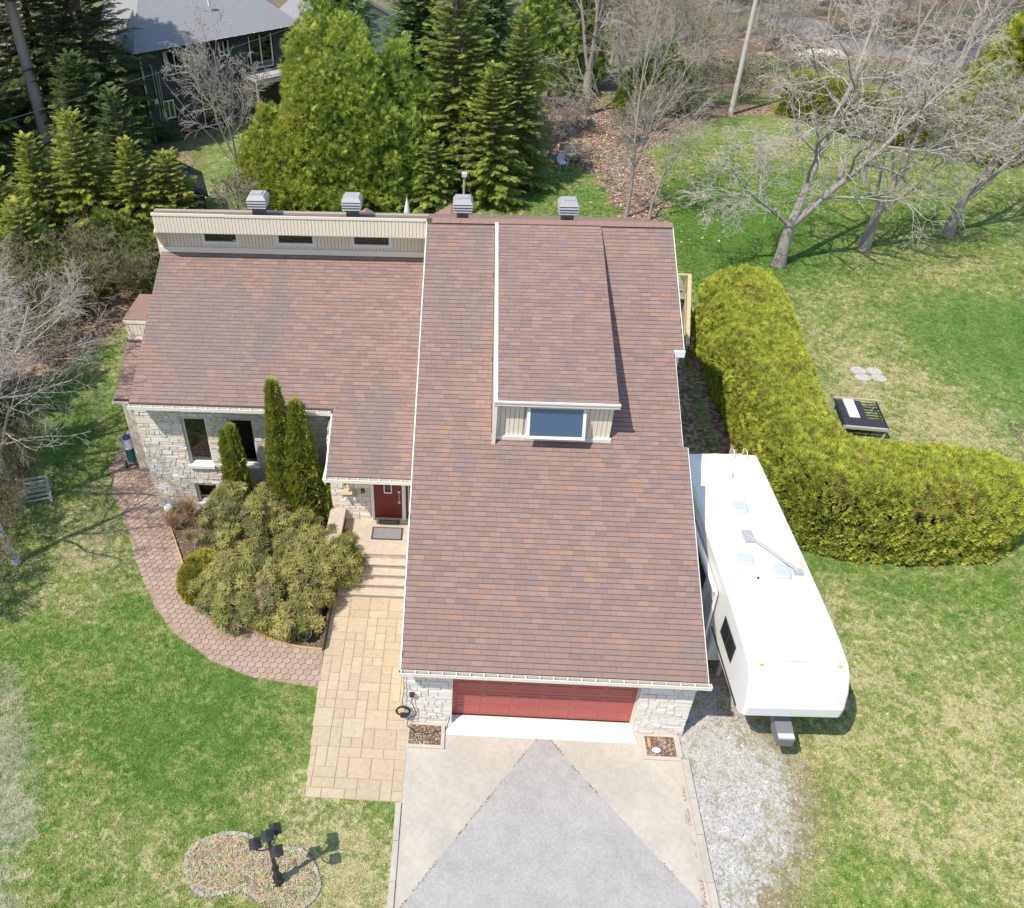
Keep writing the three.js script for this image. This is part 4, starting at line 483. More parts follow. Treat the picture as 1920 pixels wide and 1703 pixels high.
// ---------- lamp post in its stone-edged bed ----------
{
  const t = thing('garden_lamp_post', 'black garden lamp post with four pyramid lanterns in a round bed', 'lamp post', [-2.62, 0, 4.46]), black = std([0.035, 0.033, 0.038], 0.5), gl = std([0.18, 0.17, 0.19], 0.2);
  const post = new THREE.LatheGeometry([[0.13, 0], [0.13, 0.06], [0.1, 0.1], [0.1, 0.3], [0.12, 0.34], [0.075, 0.4], [0.07, 0.75], [0.09, 0.78], [0.05, 0.84], [0.042, 1.95], [0.055, 2.0], [0, 2.02]].map((p) => new THREE.Vector2(...p)), 16); mesh('post', post, black, t);
  const lantern = (x, y, z) => { const b = new B(), r = 0.115; const g = mesh('lantern', new THREE.CylinderGeometry(0.09, 0.05, 0.2, 4, 1).rotateY(Math.PI / 4 + 0.3).translate(x, y + 0.1, z), gl, t); mesh('lantern_roof', new THREE.ConeGeometry(0.19, 0.24, 4).toNonIndexed().rotateY(Math.PI / 4 + 0.3).translate(x, y + 0.31, z), black, g); mesh('finial', new THREE.SphereGeometry(0.02, 6, 5).translate(x, y + 0.44, z), black, g); mesh('lantern_base', new THREE.CylinderGeometry(0.06, 0.03, 0.06, 8).translate(x, y - 0.03, z), black, g); };
  lantern(0, 2.08, 0); for (const a of [2.9, 0.75, 5.0]) { const x = Math.cos(a) * 0.3, z = -Math.sin(a) * 0.3 * -1, b = new B(); b.tube([V(0, 1.72, 0), V(x * 0.55, 1.66, z * 0.55), V(x, 1.72, z), V(x, 1.8, z)], 0.014, 6); b.build('bracket', black, t); lantern(x, 1.83, z); }
  // bed
  const R = rng(61); structure('lamp_bed_soil', flatPoly(LAMPBED, 0.012), std([0.24, 0.18, 0.13], 1), 'earth of the round bed round the lamp post');
  const st = []; for (let k = 0; k < 9500; k++) { const x = lerp(-5, -1.6, R()), z = lerp(3.3, 5.2, R()); if (!inPoly(x, z, LAMPBED)) continue; const v = R(), c = v < 0.68 ? [0.5, 0.43, 0.285] : v < 0.84 ? [0.32, 0.25, 0.17] : [0.2, 0.26, 0.08]; st.push({ m: xf(x, 0.02 + R() * 0.05, z, (R() - 0.5) * 0.8, R() * 6.28, (R() - 0.5) * 0.6, 0.5 + R()), c: c.map((e) => e * (0.7 + 0.5 * R())) }); }
  tag(instanced('dead_stalks', new THREE.BoxGeometry(0.2, 0.006, 0.012), std([1, 1, 1], 1), st), 'matted straw coloured dead stalks in the lamp bed', 'dead stalks', null, 'stuff');
  const e = thing('stone_edging', 'curved pale stone edging round the lamp bed', 'edging', [0, 0, 0]), cv = new THREE.CatmullRomCurve3(LAMPBED.map(([x, z]) => V(x, 0, z)), true), n = 58, mats = [[0.36, 0.34, 0.3], [0.42, 0.4, 0.35], [0.31, 0.3, 0.26]].map((c) => std(c, 0.95, { map: grainMap }));
  for (let k = 0; k < n; k++) { if (k > 37 && k < 41) continue; const p = cv.getPointAt(k / n), q = cv.getPointAt(((k + 1) / n) % 1), m = new THREE.Matrix4().makeTranslation((p.x + q.x) / 2, 0, (p.z + q.z) / 2).multiply(new THREE.Matrix4().makeRotationY(-Math.atan2(q.z - p.z, q.x - p.x) + (R() - 0.5) * 0.12)), l = p.distanceTo(q) / 2 - 0.004; new B().box(-l, l, -0.02, 0.05 + R() * 0.02, -0.045, 0.045, m).build('edging_stone', mats[(R() * 3) | 0], e); }
}
// ---------- hose on the garage corner ----------
{
  const t = thing('extension_cable', 'black cable coiled on the left corner of the garage', 'cable', [0, 0, 0]), b = new B(), R = rng(9), pts = [];
  for (let k = 0; k < 64; k++) { const a = (k / 16) * 6.2832, r = 0.2 + 0.03 * Math.sin(k * 1.7); pts.push(V(0.0 + Math.cos(a) * r * 0.9, 0.62 + Math.sin(a) * r, 0.05 + 0.02 * Math.sin(k * 0.9))); }
  b.tube(pts, 0.013, 5); b.tube([V(0.04, 2.4, 0.02), V(0.03, 1.4, 0.03), V(-0.02, 1.1, 0.05), V(0.0, 0.8, 0.05)], 0.01, 5); b.tube([V(0.24, 1.35, 0.03), V(0.23, 1.05, 0.05), V(0.3, 0.75, 0.04), V(0.36, 0.55, 0.03), V(0.3, 0.4, 0.05), V(0.14, 0.3, 0.05), V(0.1, 0.1, 0.15), V(0.35, 0.05, 0.28), V(0.7, 0.06, 0.36), V(1.0, 0.06, 0.22), V(1.2, 0.05, 0.12), V(1.26, 0.4, 0.02)], 0.012, 5); b.build('cord', std([0.02, 0.02, 0.022], 0.6), t);
  rbox(0.18, 0.3, 1.28, 1.42, -0.01, 0.06).build('plug', std([0.03, 0.03, 0.03], 0.5), t); rbox(-0.08, 0.12, 0.38, 0.52, 0.02, 0.1).build('reel_bracket', std([0.03, 0.03, 0.035], 0.5), t);
}
// ---------- timber edging of the front bed, soil and litter ----------
{
  structure('planting_bed', flatPoly(BED, 0.015), std([0.15, 0.105, 0.075], 1, { map: grainMap }), 'earth of the front planting bed below the stone wall');
  const t = thing('timber_edging', 'thin tan timber edging between paver path and planting bed', 'edging', [0, 0, 0]), P = [[-9.08, -8.05], [-7.7, -5.5], [-7.48, -5.12], [-6.58, -3.93], [-5.29, -3.11], [-3.99, -2.5], [-3.3, -2.35], [-2.6, -2.3]];
  for (let k = 0; k < P.length - 1; k++) { const [a, b] = P[k], [c, d] = P[k + 1], m = new THREE.Matrix4().makeTranslation((a + c) / 2, 0, (b + d) / 2).multiply(new THREE.Matrix4().makeRotationY(-Math.atan2(d - b, c - a))), l = Math.hypot(c - a, d - b) / 2 - 0.003; new B().box(-l, l, -0.02, 0.1, -0.025, 0.025, m).build('board', std([0.5, 0.37, 0.2], 0.85, { map: grainMap }), t); }
  rbox(-2.6, -2.55, -0.02, 0.3, -4.4, -2.3).build('board', std([0.12, 0.09, 0.07], 0.9), t);
  const R = rng(19), lf = []; for (let k = 0; k < 5200; k++) { const x = lerp(-9.1, -2.5, R()), z = lerp(-8.2, -2.3, R()); if (!inPoly(x, z, BED)) continue; const v = R(), c = v < 0.4 ? [0.42, 0.27, 0.16] : v < 0.7 ? [0.3, 0.19, 0.13] : v < 0.92 ? [0.36, 0.29, 0.2] : [0.14, 0.2, 0.06]; lf.push({ m: xf(x, 0.025 + R() * 0.03, z, (R() - 0.5) * 1.2, R() * 6.28, (R() - 0.5) * 1.2, 0.6 + R() * 0.9), c: c.map((e) => e * (0.7 + 0.5 * R())) }); }
  tag(instanced('fallen_leaves', new B().poly([[-0.04, 0, 0], [0, 0.006, 0.022], [0.045, 0, 0], [0, 0.008, -0.022]]).geo(), std([1, 1, 1], 1), lf), 'brown fallen leaves in the front planting bed', 'leaves', null, 'stuff');
  const l2 = []; for (let k = 0; k < 9000; k++) { const x = lerp(2, 16, R()), z = lerp(-55, -31, R()); if (!inPoly(x, z, LITTER)) { if (R() < 0.9 || x < 3) continue; } const v = R(), c = v < 0.5 ? [0.5, 0.36, 0.26] : v < 0.8 ? [0.36, 0.24, 0.16] : [0.58, 0.47, 0.37]; l2.push({ m: xf(x, 0.02 + R() * 0.03, z, (R() - 0.5) * 1.2, R() * 6.28, (R() - 0.5) * 1.2, 1.4 + R() * 1.4), c: c.map((e) => e * (0.7 + 0.5 * R())) }); }
  tag(instanced('leaf_litter', new B().poly([[-0.04, 0, 0], [0, 0.006, 0.025], [0.045, 0, 0], [0, 0.008, -0.025]]).geo(), std([1, 1, 1], 1), l2), 'pinkish brown leaf litter under the bare trees behind the lawn', 'leaf litter', null, 'stuff');
}
{ // garden ornaments
  const t = thing('globe_ornament', 'white globe on a short pedestal at the stone corner', 'ornament', [-8.78, 0, -7.75]); mesh('pedestal', new THREE.LatheGeometry([[0.13, 0], [0.12, 0.06], [0.06, 0.12], [0.05, 0.24], [0.09, 0.3], [0, 0.31]].map((p) => new THREE.Vector2(...p)), 14), std([0.62, 0.6, 0.56], 0.8), t); mesh('globe', new THREE.SphereGeometry(0.155, 20, 14).translate(0, 0.44, 0), std([0.8, 0.8, 0.79], 0.35), t);
  const u = thing('gazing_ball', 'pale blue grey ball among foliage at the path edge', 'ornament', [-4.5, 0, -3.0]); mesh('ball', new THREE.SphereGeometry(0.1, 16, 12).translate(0, 0.34, 0), std([0.4, 0.48, 0.58], 0.3), u); mesh('stem', new THREE.CylinderGeometry(0.03, 0.06, 0.25, 10).translate(0, 0.125, 0), std([0.3, 0.3, 0.3], 0.6), u);
  const s = thing('black_pot', 'black glazed pot lying at the corner of the bed', 'pot', [-3.02, 0.12, -2.78]); const pot = mesh('bowl', new THREE.LatheGeometry([[0.0, 0], [0.12, 0.0], [0.19, 0.12], [0.2, 0.26], [0.22, 0.28], [0.2, 0.29], [0.17, 0.24], [0.15, 0.1], [0, 0.06]].map((p) => new THREE.Vector2(...p)), 18), std([0.02, 0.02, 0.024], 0.3), s); pot.rotation.set(0.5, 0, 0.4); mesh('rim', new THREE.TorusGeometry(0.21, 0.018, 6, 20).rotateX(Math.PI / 2).translate(0, 0.28, 0), std([0.05, 0.05, 0.055], 0.3), pot);
}
{ // cart by the annex
  const t = thing('golf_cart_bag', 'white and green wheeled bag cart standing beside the cream annex wall', 'cart', [-11.0, 0, -10.5]); t.rotation.y = 0.3;
  const bag = mesh('bag', new THREE.CylinderGeometry(0.17, 0.15, 0.75, 14).translate(0, 0.62, 0), std([0.02, 0.13, 0.12], 0.6), t); mesh('hood', new THREE.CylinderGeometry(0.16, 0.19, 0.42, 14).translate(0, 1.1, 0), std([0.75, 0.77, 0.8], 0.5), bag); mesh('cap', new THREE.SphereGeometry(0.15, 12, 8).translate(0, 1.32, 0), std([0.08, 0.08, 0.35], 0.5), bag);
  const b = new B(); b.bar([-0.18, 0.15, 0.1], [-0.2, 1.3, 0.12], 0.014).bar([0.18, 0.15, 0.1], [0.2, 1.3, 0.12], 0.014).bar([-0.2, 1.3, 0.12], [-0.45, 1.5, 0.1], 0.014); b.build('handle', std([0.6, 0.62, 0.64], 0.35), t); for (const x of [-0.24, 0.24]) { const w = mesh('wheel', new THREE.TorusGeometry(0.11, 0.035, 8, 16).rotateY(Math.PI / 2), std([0.03, 0.03, 0.03], 0.8), t); w.position.set(x, 0.145, 0.08); }
  const g = thing('green_lidded_bin', 'light green plastic bin partly hidden behind the cream annex', 'bin', [-11.25, 0, -12.2]); mesh('tub', new THREE.CylinderGeometry(0.3, 0.24, 0.9, 16).translate(0, 0.45, 0), std([0.2, 0.42, 0.22], 0.5), g); mesh('lid', new THREE.CylinderGeometry(0.28, 0.33, 0.1, 16).translate(0, 0.95, 0), std([0.3, 0.5, 0.3], 0.5), g);
}
// ---------- right side deck stair with slatted screen ----------
{
  const t = thing('deck', 'weathered timber deck with pale slatted stair screen right of the house', 'deck', [0, 0, 0]), wood = [[0.5, 0.41, 0.25], [0.55, 0.46, 0.3], [0.44, 0.36, 0.23]].map((c) => std(c, 0.85, { map: grainMap })), grey = [[0.3, 0.27, 0.22], [0.36, 0.33, 0.27], [0.26, 0.23, 0.19]].map((c) => std(c, 0.9, { map: grainMap })), R = rng(14);
  for (let k = 0; k < 16; k++) rbox(7.9, 11.6, 1.4, 1.44, -24.6 + k * 0.16, -24.6 + k * 0.16 + 0.145).build('deck_board', grey[(R() * 3) | 0], t);
  for (const [x, z] of [[8.1, -22.3], [11.0, -22.3], [11.0, -24.5], [8.1, -24.5]]) rbox(x - 0.06, x + 0.06, 0, z < -24 ? 1.4 : 1.4, z - 0.06, z + 0.06).build('deck_post', wood[0], t);
  // stair flight down to the front, screened on its outer side
  const zt = -22.2, zb = -18.4, yt = (z) => lerp(2.55, 1.2, (z - zt) / (zb - zt)), xs = (z) => lerp(11.5, 10.95, (z - zt) / (zb - zt)); for (let k = 0; k < 7; k++) { const z = zt + 0.1 + k * 0.36, y = 1.2 - k * 0.18; if (y > 0.05) rbox(8.3, 10.85, y - 0.04, y, z - 0.18, z + 0.16).build('stair_tread', grey[k % 3], t); }
  for (let z = zt; z < zb - 0.05; z += 0.24) { const e = Math.min(z + 0.17, zb), p = xs(z), q = xs(e); new B().hexa([[p - 0.025, 0.05, z], [p, 0.05, z], [q, 0.05, e], [q - 0.025, 0.05, e], [p - 0.025, yt(z) - 0.06, z], [p, yt(z) - 0.06, z], [q, yt(e) - 0.06, e], [q - 0.025, yt(e) - 0.06, e]]).build('slat', wood[(R() * 3) | 0], t); }
  { const p = xs(zt), q = xs(zb); new B().hexa([[p - 0.12, yt(zt) - 0.06, zt], [p + 0.05, yt(zt) - 0.06, zt], [q + 0.05, yt(zb) - 0.06, zb], [q - 0.12, yt(zb) - 0.06, zb], [p - 0.12, yt(zt), zt], [p + 0.05, yt(zt), zt], [q + 0.05, yt(zb), zb], [q - 0.12, yt(zb), zb]]).build('hand_rail', wood[1], t); new B().hexa([[p - 0.07, 1.5, zt], [p - 0.026, 1.5, zt], [q - 0.026, 0.3, zb], [q - 0.07, 0.3, zb], [p - 0.07, 1.62, zt], [p - 0.026, 1.62, zt], [q - 0.026, 0.42, zb], [q - 0.07, 0.42, zb]]).build('lower_rail', wood[2], t); }
  rbox(8.0, 11.55, 2.49, 2.55, zt - 0.16, zt - 0.02).build('hand_rail', wood[1], t); for (const x of [8.1, 9.5, 11.4]) rbox(x - 0.05, x + 0.05, 1.44, 2.49, zt - 0.14, zt - 0.04).build('rail_post', wood[0], t);
}
// ---------- things on the right lawn ----------
{
  const t = thing('slatted_garden_frame', 'black slatted metal frame with white cushion strip behind the hedge corner', 'garden frame', [17.1, 0, -14.6]), k = std([0.022, 0.024, 0.03], 0.5); t.rotation.y = -0.1;
  const f = new B(); f.box(-0.82, -0.78, 0.5, 0.56, -0.95, 0.95).box(0.78, 0.82, 0.5, 0.56, -0.95, 0.95); f.build('side_rail', k, t); rbox(-0.85, 0.85, 0.55, 0.62, -0.98, -0.9).build('end_rail', std([0.5, 0.42, 0.28], 0.7), t); rbox(-0.85, 0.85, 0.44, 0.55, 0.88, 0.98).build('end_panel', std([0.42, 0.4, 0.38], 0.6), t);
  for (let z = -0.8; z < 0.9; z += 0.19) rbox(-0.78, 0.78, 0.51, 0.535, z, z + 0.03).build('slat', k, t); rbox(-0.5, -0.12, 0.54, 0.6, -0.88, 0.35).build('cushion', std([0.75, 0.77, 0.8], 0.8), t); rbox(-0.76, -0.53, 0.536, 0.55, -0.88, 0.3).build('dark_mat', std([0.03, 0.033, 0.045], 0.8), t); rbox(-0.08, 0.18, 0.536, 0.55, -0.88, 0.3).build('dark_mat', std([0.03, 0.033, 0.045], 0.8), t); rbox(-0.76, 0.76, 0.536, 0.56, 0.35, 0.85).build('dark_mat', std([0.03, 0.033, 0.045], 0.8), t); for (const x of [-0.75, 0.75]) for (const z of [-0.88, 0.88]) rbox(x - 0.03, x + 0.03, 0, 0.5, z - 0.03, z + 0.03).build('leg', std([0.5, 0.52, 0.55], 0.5), t);
  const s = thing('paving_stones', 'cluster of four pale paving stones set in the right lawn', 'paving stones', [18.85, 0, -18.3]), m = std([0.52, 0.5, 0.5], 0.85, { map: grainMap }); for (const [x, z, w, d, r] of [[-0.33, -0.27, 0.36, 0.3, 0.6], [0.33, -0.25, 0.36, 0.3, 0.65], [0.35, 0.28, 0.37, 0.3, 0.55], [-0.3, 0.28, 0.36, 0.28, 0.62]]) { const b = new B(), q = []; for (let k = 0; k < 7; k++) { const a = (k / 7) * 6.283 + r; q.push([x + Math.cos(a) * w * (0.95 + 0.12 * Math.sin(k * 5)), 0.035, z + Math.sin(a) * d]); } b.poly(q.slice().reverse()); for (let k = 0; k < 7; k++) { const p = q[k], e = q[(k + 1) % 7]; b.poly([[p[0], 0, p[2]], p, e, [e[0], 0, e[2]]]); } b.build('stone', m, s); }
}
{ // chair and old bench at the end of the lawn
  const c = thing('metal_garden_chair', 'white metal garden chair facing the house at the edge of leaf litter', 'chair', [7.38, 0, -42.2]), w = std([0.72, 0.74, 0.76], 0.5); c.rotation.y = 0.35; rbox(-0.26, 0.26, 0.42, 0.46, -0.24, 0.26).build('seat', w, c); for (const [x, z] of [[-0.24, -0.22], [0.24, -0.22], [-0.24, 0.24], [0.24, 0.24]]) new B().bar([x, 0, z * 1.1], [x, 0.43, z], 0.02).build('leg', w, c); const b = new B(), n = 12; for (let k = 0; k < n; k++) { const a0 = (k / n) * 3.14159, a1 = ((k + 1) / n) * 3.14159, p = (a) => [Math.cos(a) * 0.28, 0.55 + Math.sin(a) * 0.42, -0.26 - Math.sin(a) * 0.12]; b.poly([[p(a0)[0], 0.46, -0.24], p(a0), p(a1), [p(a1)[0], 0.46, -0.24]]); } b.build('backrest', std([0.5, 0.53, 0.57], 0.5), c); for (const x of [-0.29, 0.29]) new B().tube([V(x, 0.68, -0.3), V(x, 0.68, 0.1), V(x, 0.62, 0.24), V(x, 0.45, 0.24)], 0.025, 6).build('arm_rest', w, c);
  const s = thing('old_timber_bench', 'grey weathered timber bench behind the white garden chair', 'bench', [8.0, 0, -43.4]), g = std([0.3, 0.3, 0.29], 0.95, { map: grainMap }); for (let k = 0; k < 3; k++) rbox(-0.75, 0.75, 0.5, 0.56, -0.3 + k * 0.22, -0.12 + k * 0.22).build('seat_plank', g, s); for (let k = 0; k < 2; k++) rbox(-0.75, 0.75, 0.7 + k * 0.24, 0.9 + k * 0.24, -0.42, -0.37).build('back_plank', g, s); for (const x of [-0.65, 0.65]) rbox(x - 0.05, x + 0.05, 0, 0.5, -0.35, 0.3).build('leg', g, s);
  const u = thing('closed_parasol', 'closed white parasol on the back lawn beyond the ridge', 'parasol', [-2.26, 0, -33.8]); new B().bar([0, 0, 0], [0, 1.3, 0], 0.03).build('pole', std([0.6, 0.6, 0.6], 0.5), u); mesh('canopy', new THREE.LatheGeometry([[0.03, 1.25], [0.02, 1.2], [0.1, 0.9], [0.22, 0.25], [0.16, 0.25], [0.04, 0.8]].map((p) => new THREE.Vector2(...p)), 10), std([0.72, 0.73, 0.75], 0.8), u);
  for (const [x, h, l] of [[-9.0, 1.7, 'left slim grey rod standing at the cedar foot behind the roof'], [-6.05, 1.9, 'slim grey rod standing behind the second roof ventilator']]) { const p = thing('garden_rod', l, 'rod', [x, 0, -34.2]); new B().bar([0, 0, 0], [-0.1, h, 0], 0.03, 6).build('rod', std([0.55, 0.57, 0.6], 0.5), p); }
}
{ // grey slatted rack by the left border
  const t = thing('slatted_rack', 'bluish grey slatted rack tipped over by the left border shrubs', 'rack', [-13.9, 0, -8.5]), m = std([0.42, 0.44, 0.48], 0.6); t.rotation.set(0, 0.35, 0); for (let k = 0; k < 6; k++) new B().box(-0.55, 0.55, 0.1 + k * 0.13, 0.18 + k * 0.13, 0.28 - k * 0.09, 0.31 - k * 0.09).build('slat', m, t); for (const x of [-0.5, 0.5]) new B().hexa([[x - 0.03, 0, 0.32], [x + 0.03, 0, 0.32], [x + 0.03, 0, 0.38], [x - 0.03, 0, 0.38], [x - 0.03, 0.9, -0.26], [x + 0.03, 0.9, -0.26], [x + 0.03, 0.9, -0.2], [x - 0.03, 0.9, -0.2]]).build('side_rail', m, t); for (const x of [-0.5, 0.5]) new B().bar([x, 0.85, -0.22], [x, 0, -0.55], 0.025).build('leg', m, t);
}
// ---------- plants ----------
const leafMat = (rough = 0.9) => new THREE.MeshPhysicalMaterial({ color: 0xffffff, roughness: rough, side: THREE.DoubleSide, transmission: 0.3, thickness: 0, specularIntensity: 0.3 });
const foliage = leafMat();
function leafDiamond(b, p, d, l, w, n) {     // diamond leaf from p along d, width w, lying across n
  const s = d.clone().cross(n).normalize().multiplyScalar(w), m = p.clone().addScaledVector(d, l * 0.45).addScaledVector(n, w * 0.3), e = p.clone().addScaledVector(d, l);
  b.poly([p.toArray(), m.clone().add(s).toArray(), e.toArray(), m.clone().sub(s).toArray()]);
}
const thujaGeo = [], cedarGeo = [], spruceGeo = [], threadGeo = [];
{
  const R = rng(101);
  for (let v = 0; v < 3; v++) { const b = new B(); for (let k = -3; k <= 3; k++) { const a = k * 0.3 + (R() - 0.5) * 0.16, d = V(Math.sin(a), Math.cos(a), (R() - 0.5) * 0.5).normalize(), l = 0.2 - Math.abs(k) * 0.02 + R() * 0.04, p = V(Math.sin(a) * 0.02, 0.0, 0); leafDiamond(b, p, d, l, 0.02 + R() * 0.008, V((R() - 0.5) * 0.6, (R() - 0.5) * 0.4, 1).normalize()); if (k % 2 === 0) leafDiamond(b, p.clone().addScaledVector(d, l * 0.4), V(d.x + 0.6 * (R() - 0.5) * 2, d.y * 0.7, d.z + 0.25).normalize(), l * 0.5, 0.016, V(0, 0.2, 1)); } thujaGeo.push(b.geo()); }
  for (let v = 0; v < 3; v++) { const b = new B(); for (let k = 0; k < 11; k++) { const a = (k - 5) * 0.2 + (R() - 0.5) * 0.2, d = V(Math.sin(a), Math.cos(a) * 0.9, (R() - 0.5) * 0.9).normalize(), l = 0.26 - Math.abs(k - 5) * 0.016 + R() * 0.08; leafDiamond(b, V(Math.sin(a) * 0.02, (R() - 0.5) * 0.06, (R() - 0.5) * 0.06), d, l, 0.012 + R() * 0.006, V((R() - 0.5), (R() - 0.5) * 0.6, 1).normalize()); } cedarGeo.push(b.geo()); }
  for (let v = 0; v < 3; v++) { const b = new B(); leafDiamond(b, V(0, 0, 0), V(0, -0.12, 1).normalize(), 0.56, 0.03, V(0, 1, 0)); for (let k = 0; k < 6; k++) for (const s of [-1, 1]) { const t = 0.06 + k * 0.075, l = 0.24 - k * 0.026 + R() * 0.04; leafDiamond(b, V(0, -0.12 * t, t), V(s * 0.85, -0.22 - R() * 0.25, 0.62).normalize(), l, 0.026 + R() * 0.01, V(s * (R() - 0.3) * 0.7, 1, (R() - 0.5) * 0.6).normalize()); } spruceGeo.push(b.geo()); }
  for (let v = 0; v < 3; v++) { const b = new B(); for (let k = 0; k < 15; k++) { const a = R() * 6.283, o = R() * 0.05, l = 0.14 + R() * 0.24, r = 0.05 + R() * 0.12, p = V(Math.cos(a) * o, 0, Math.sin(a) * o), m = p.clone().add(V(Math.cos(a) * r, 0.03, Math.sin(a) * r)), e = m.clone().add(V(Math.cos(a) * 0.04, -l, Math.sin(a) * 0.04)), q = a + (R() - 0.5) * 2, w = V(-Math.sin(q), 0, Math.cos(q)).multiplyScalar(0.007 + R() * 0.004); b.poly([p.clone().sub(w).toArray(), p.clone().add(w).toArray(), m.clone().add(w).toArray(), m.clone().sub(w).toArray()]); b.poly([m.clone().sub(w).toArray(), m.clone().add(w).toArray(), e.clone().add(w.clone().multiplyScalar(0.4)).toArray(), e.clone().sub(w.clone().multiplyScalar(0.4)).toArray()]); } threadGeo.push(b.geo()); }
}
const _z = V(0, 0, 1), _yv = V(0, 1, 0);
function place(p, dirY, R, s, spin) {     // local +y of the spray points along dirY
  const q = new THREE.Quaternion().setFromUnitVectors(_yv, dirY.clone().normalize()), r = new THREE.Quaternion().setFromAxisAngle(_yv, spin ?? R() * 6.283);
  return new THREE.Matrix4().compose(p, q.multiply(r), V(s, s, s));
}
function placeZ(p, dirZ, s, roll) {       // local +z along dirZ, local y kept upward
  const z = dirZ.clone().normalize(), x = _yv.clone().cross(z).normalize(), y = z.clone().cross(x), m = new THREE.Matrix4().makeBasis(x, y, z); m.multiply(new THREE.Matrix4().makeRotationZ(roll)); m.scale(V(s, s, s)); m.setPosition(p); return m;
}
const jitter = (c, R, k = 0.3) => { const v = 1 - k / 2 + k * R(), h = (R() - 0.5) * 0.1; return [c[0] * v * (1 + h), c[1] * v, c[2] * v * (1 - h)]; };
const bark = (c) => std(c, 0.95, { map: grainMap, bumpMap: grainBump, bumpScale: 0.01 });
const barkSpruce = bark([0.2, 0.165, 0.135]), barkGrey = bark([0.37, 0.345, 0.315]), barkPale = bark([0.5, 0.47, 0.43]), twigMat = std([0.42, 0.39, 0.35], 0.95), twigBrown = std([0.3, 0.235, 0.195], 0.95);
function leavesInto(parent, name, geos, lists, mat = foliage) { lists.forEach((l, i) => { if (l.length) stuffPart(instanced(name, geos[i], mat, l, parent)); }); }

function spruceParts(seed, h, rad, { low = 0.06, dens = 1, tones = [[0.107, 0.210, 0.057], [0.153, 0.274, 0.072], [0.267, 0.377, 0.090]], gap = 0.25, size = 0.85 } = {}) {
  const R = rng(seed), wood = new B(), L = [[], [], []], base = V(0, 0, 0); wood.tube([V(0, -0.1, 0), V(0.02, h * 0.35, 0.02), V(0, h * 0.7, 0), V(0, h, 0)], [h * 0.02 + 0.03, h * 0.015 + 0.02, h * 0.008 + 0.01, 0.012], 8);
  for (let y = h * low; y < h * 0.985; y += gap * (0.8 + 0.4 * R())) {
    const f = y / h, len = rad * Math.pow(1 - f, 0.72) * (0.85 + 0.3 * R()) + 0.12, n = Math.max(4, Math.round((5 + 3 * R()) * dens)), a0 = R() * 6.28;
    for (let k = 0; k < n; k++) {
      const a = a0 + (k / n) * 6.28 + (R() - 0.5) * 0.5, bl = len * (0.72 + 0.4 * R()), droop = -0.12 - 0.35 * (1 - f) + 0.55 * f, pts = [];
      for (let i = 0; i <= 4; i++) { const t = i / 4; pts.push(V(Math.cos(a) * bl * t, y + droop * bl * t * 0.7 + 0.16 * bl * t * t, Math.sin(a) * bl * t)); }
      if (bl > 0.6) wood.tube(pts, [0.028, 0.022, 0.016, 0.01, 0.005].map((r) => r * (0.5 + bl * 0.3)), 3, false);
      const steps = Math.max(2, Math.round(bl / (0.19 * size)));
      for (let i = 0; i <= steps; i++) {
        const t = 0.22 + 0.78 * (i / steps), p = V(Math.cos(a) * bl * t, y + droop * bl * t * 0.7 + 0.16 * bl * t * t, Math.sin(a) * bl * t), tip = i > steps - 2;
        for (const sd of tip ? [0] : [-1, 1]) { const aa = a + sd * (0.7 + 0.3 * R()), s = size * (0.65 + 0.5 * R()) * (0.7 + 0.45 * (1 - f)), c = R() < 0.18 + (tip ? 0.25 : 0) ? tones[2] : R() < 0.5 ? tones[1] : tones[0]; L[(R() * 3) | 0].push({ m: placeZ(p, V(Math.cos(aa), droop * 0.4 - 0.3 + 0.75 * f + (R() - 0.5) * 0.5, Math.sin(aa)), s, (R() - 0.5) * 0.9), c: jitter(c, R, 0.4) }); }
      }
    }
  }
  L[0].push({ m: place(V(0, h - 0.15, 0), V(0, 1, 0), R, size * 0.8), c: tones[2] });
  return { wood: wood.geo(), L };
}
function spruce(x, z, seed, h, rad, label, group, o = {}) { const t = thing('spruce_tree', label, 'tree', [x, 0, z], group), s = spruceParts(seed, h, rad, o); mesh('trunk', s.wood, o.bark ?? barkSpruce, t); const c = new THREE.Group(); c.name = 'crown'; t.add(c); leavesInto(c, 'spray', spruceGeo, s.L); return t; }
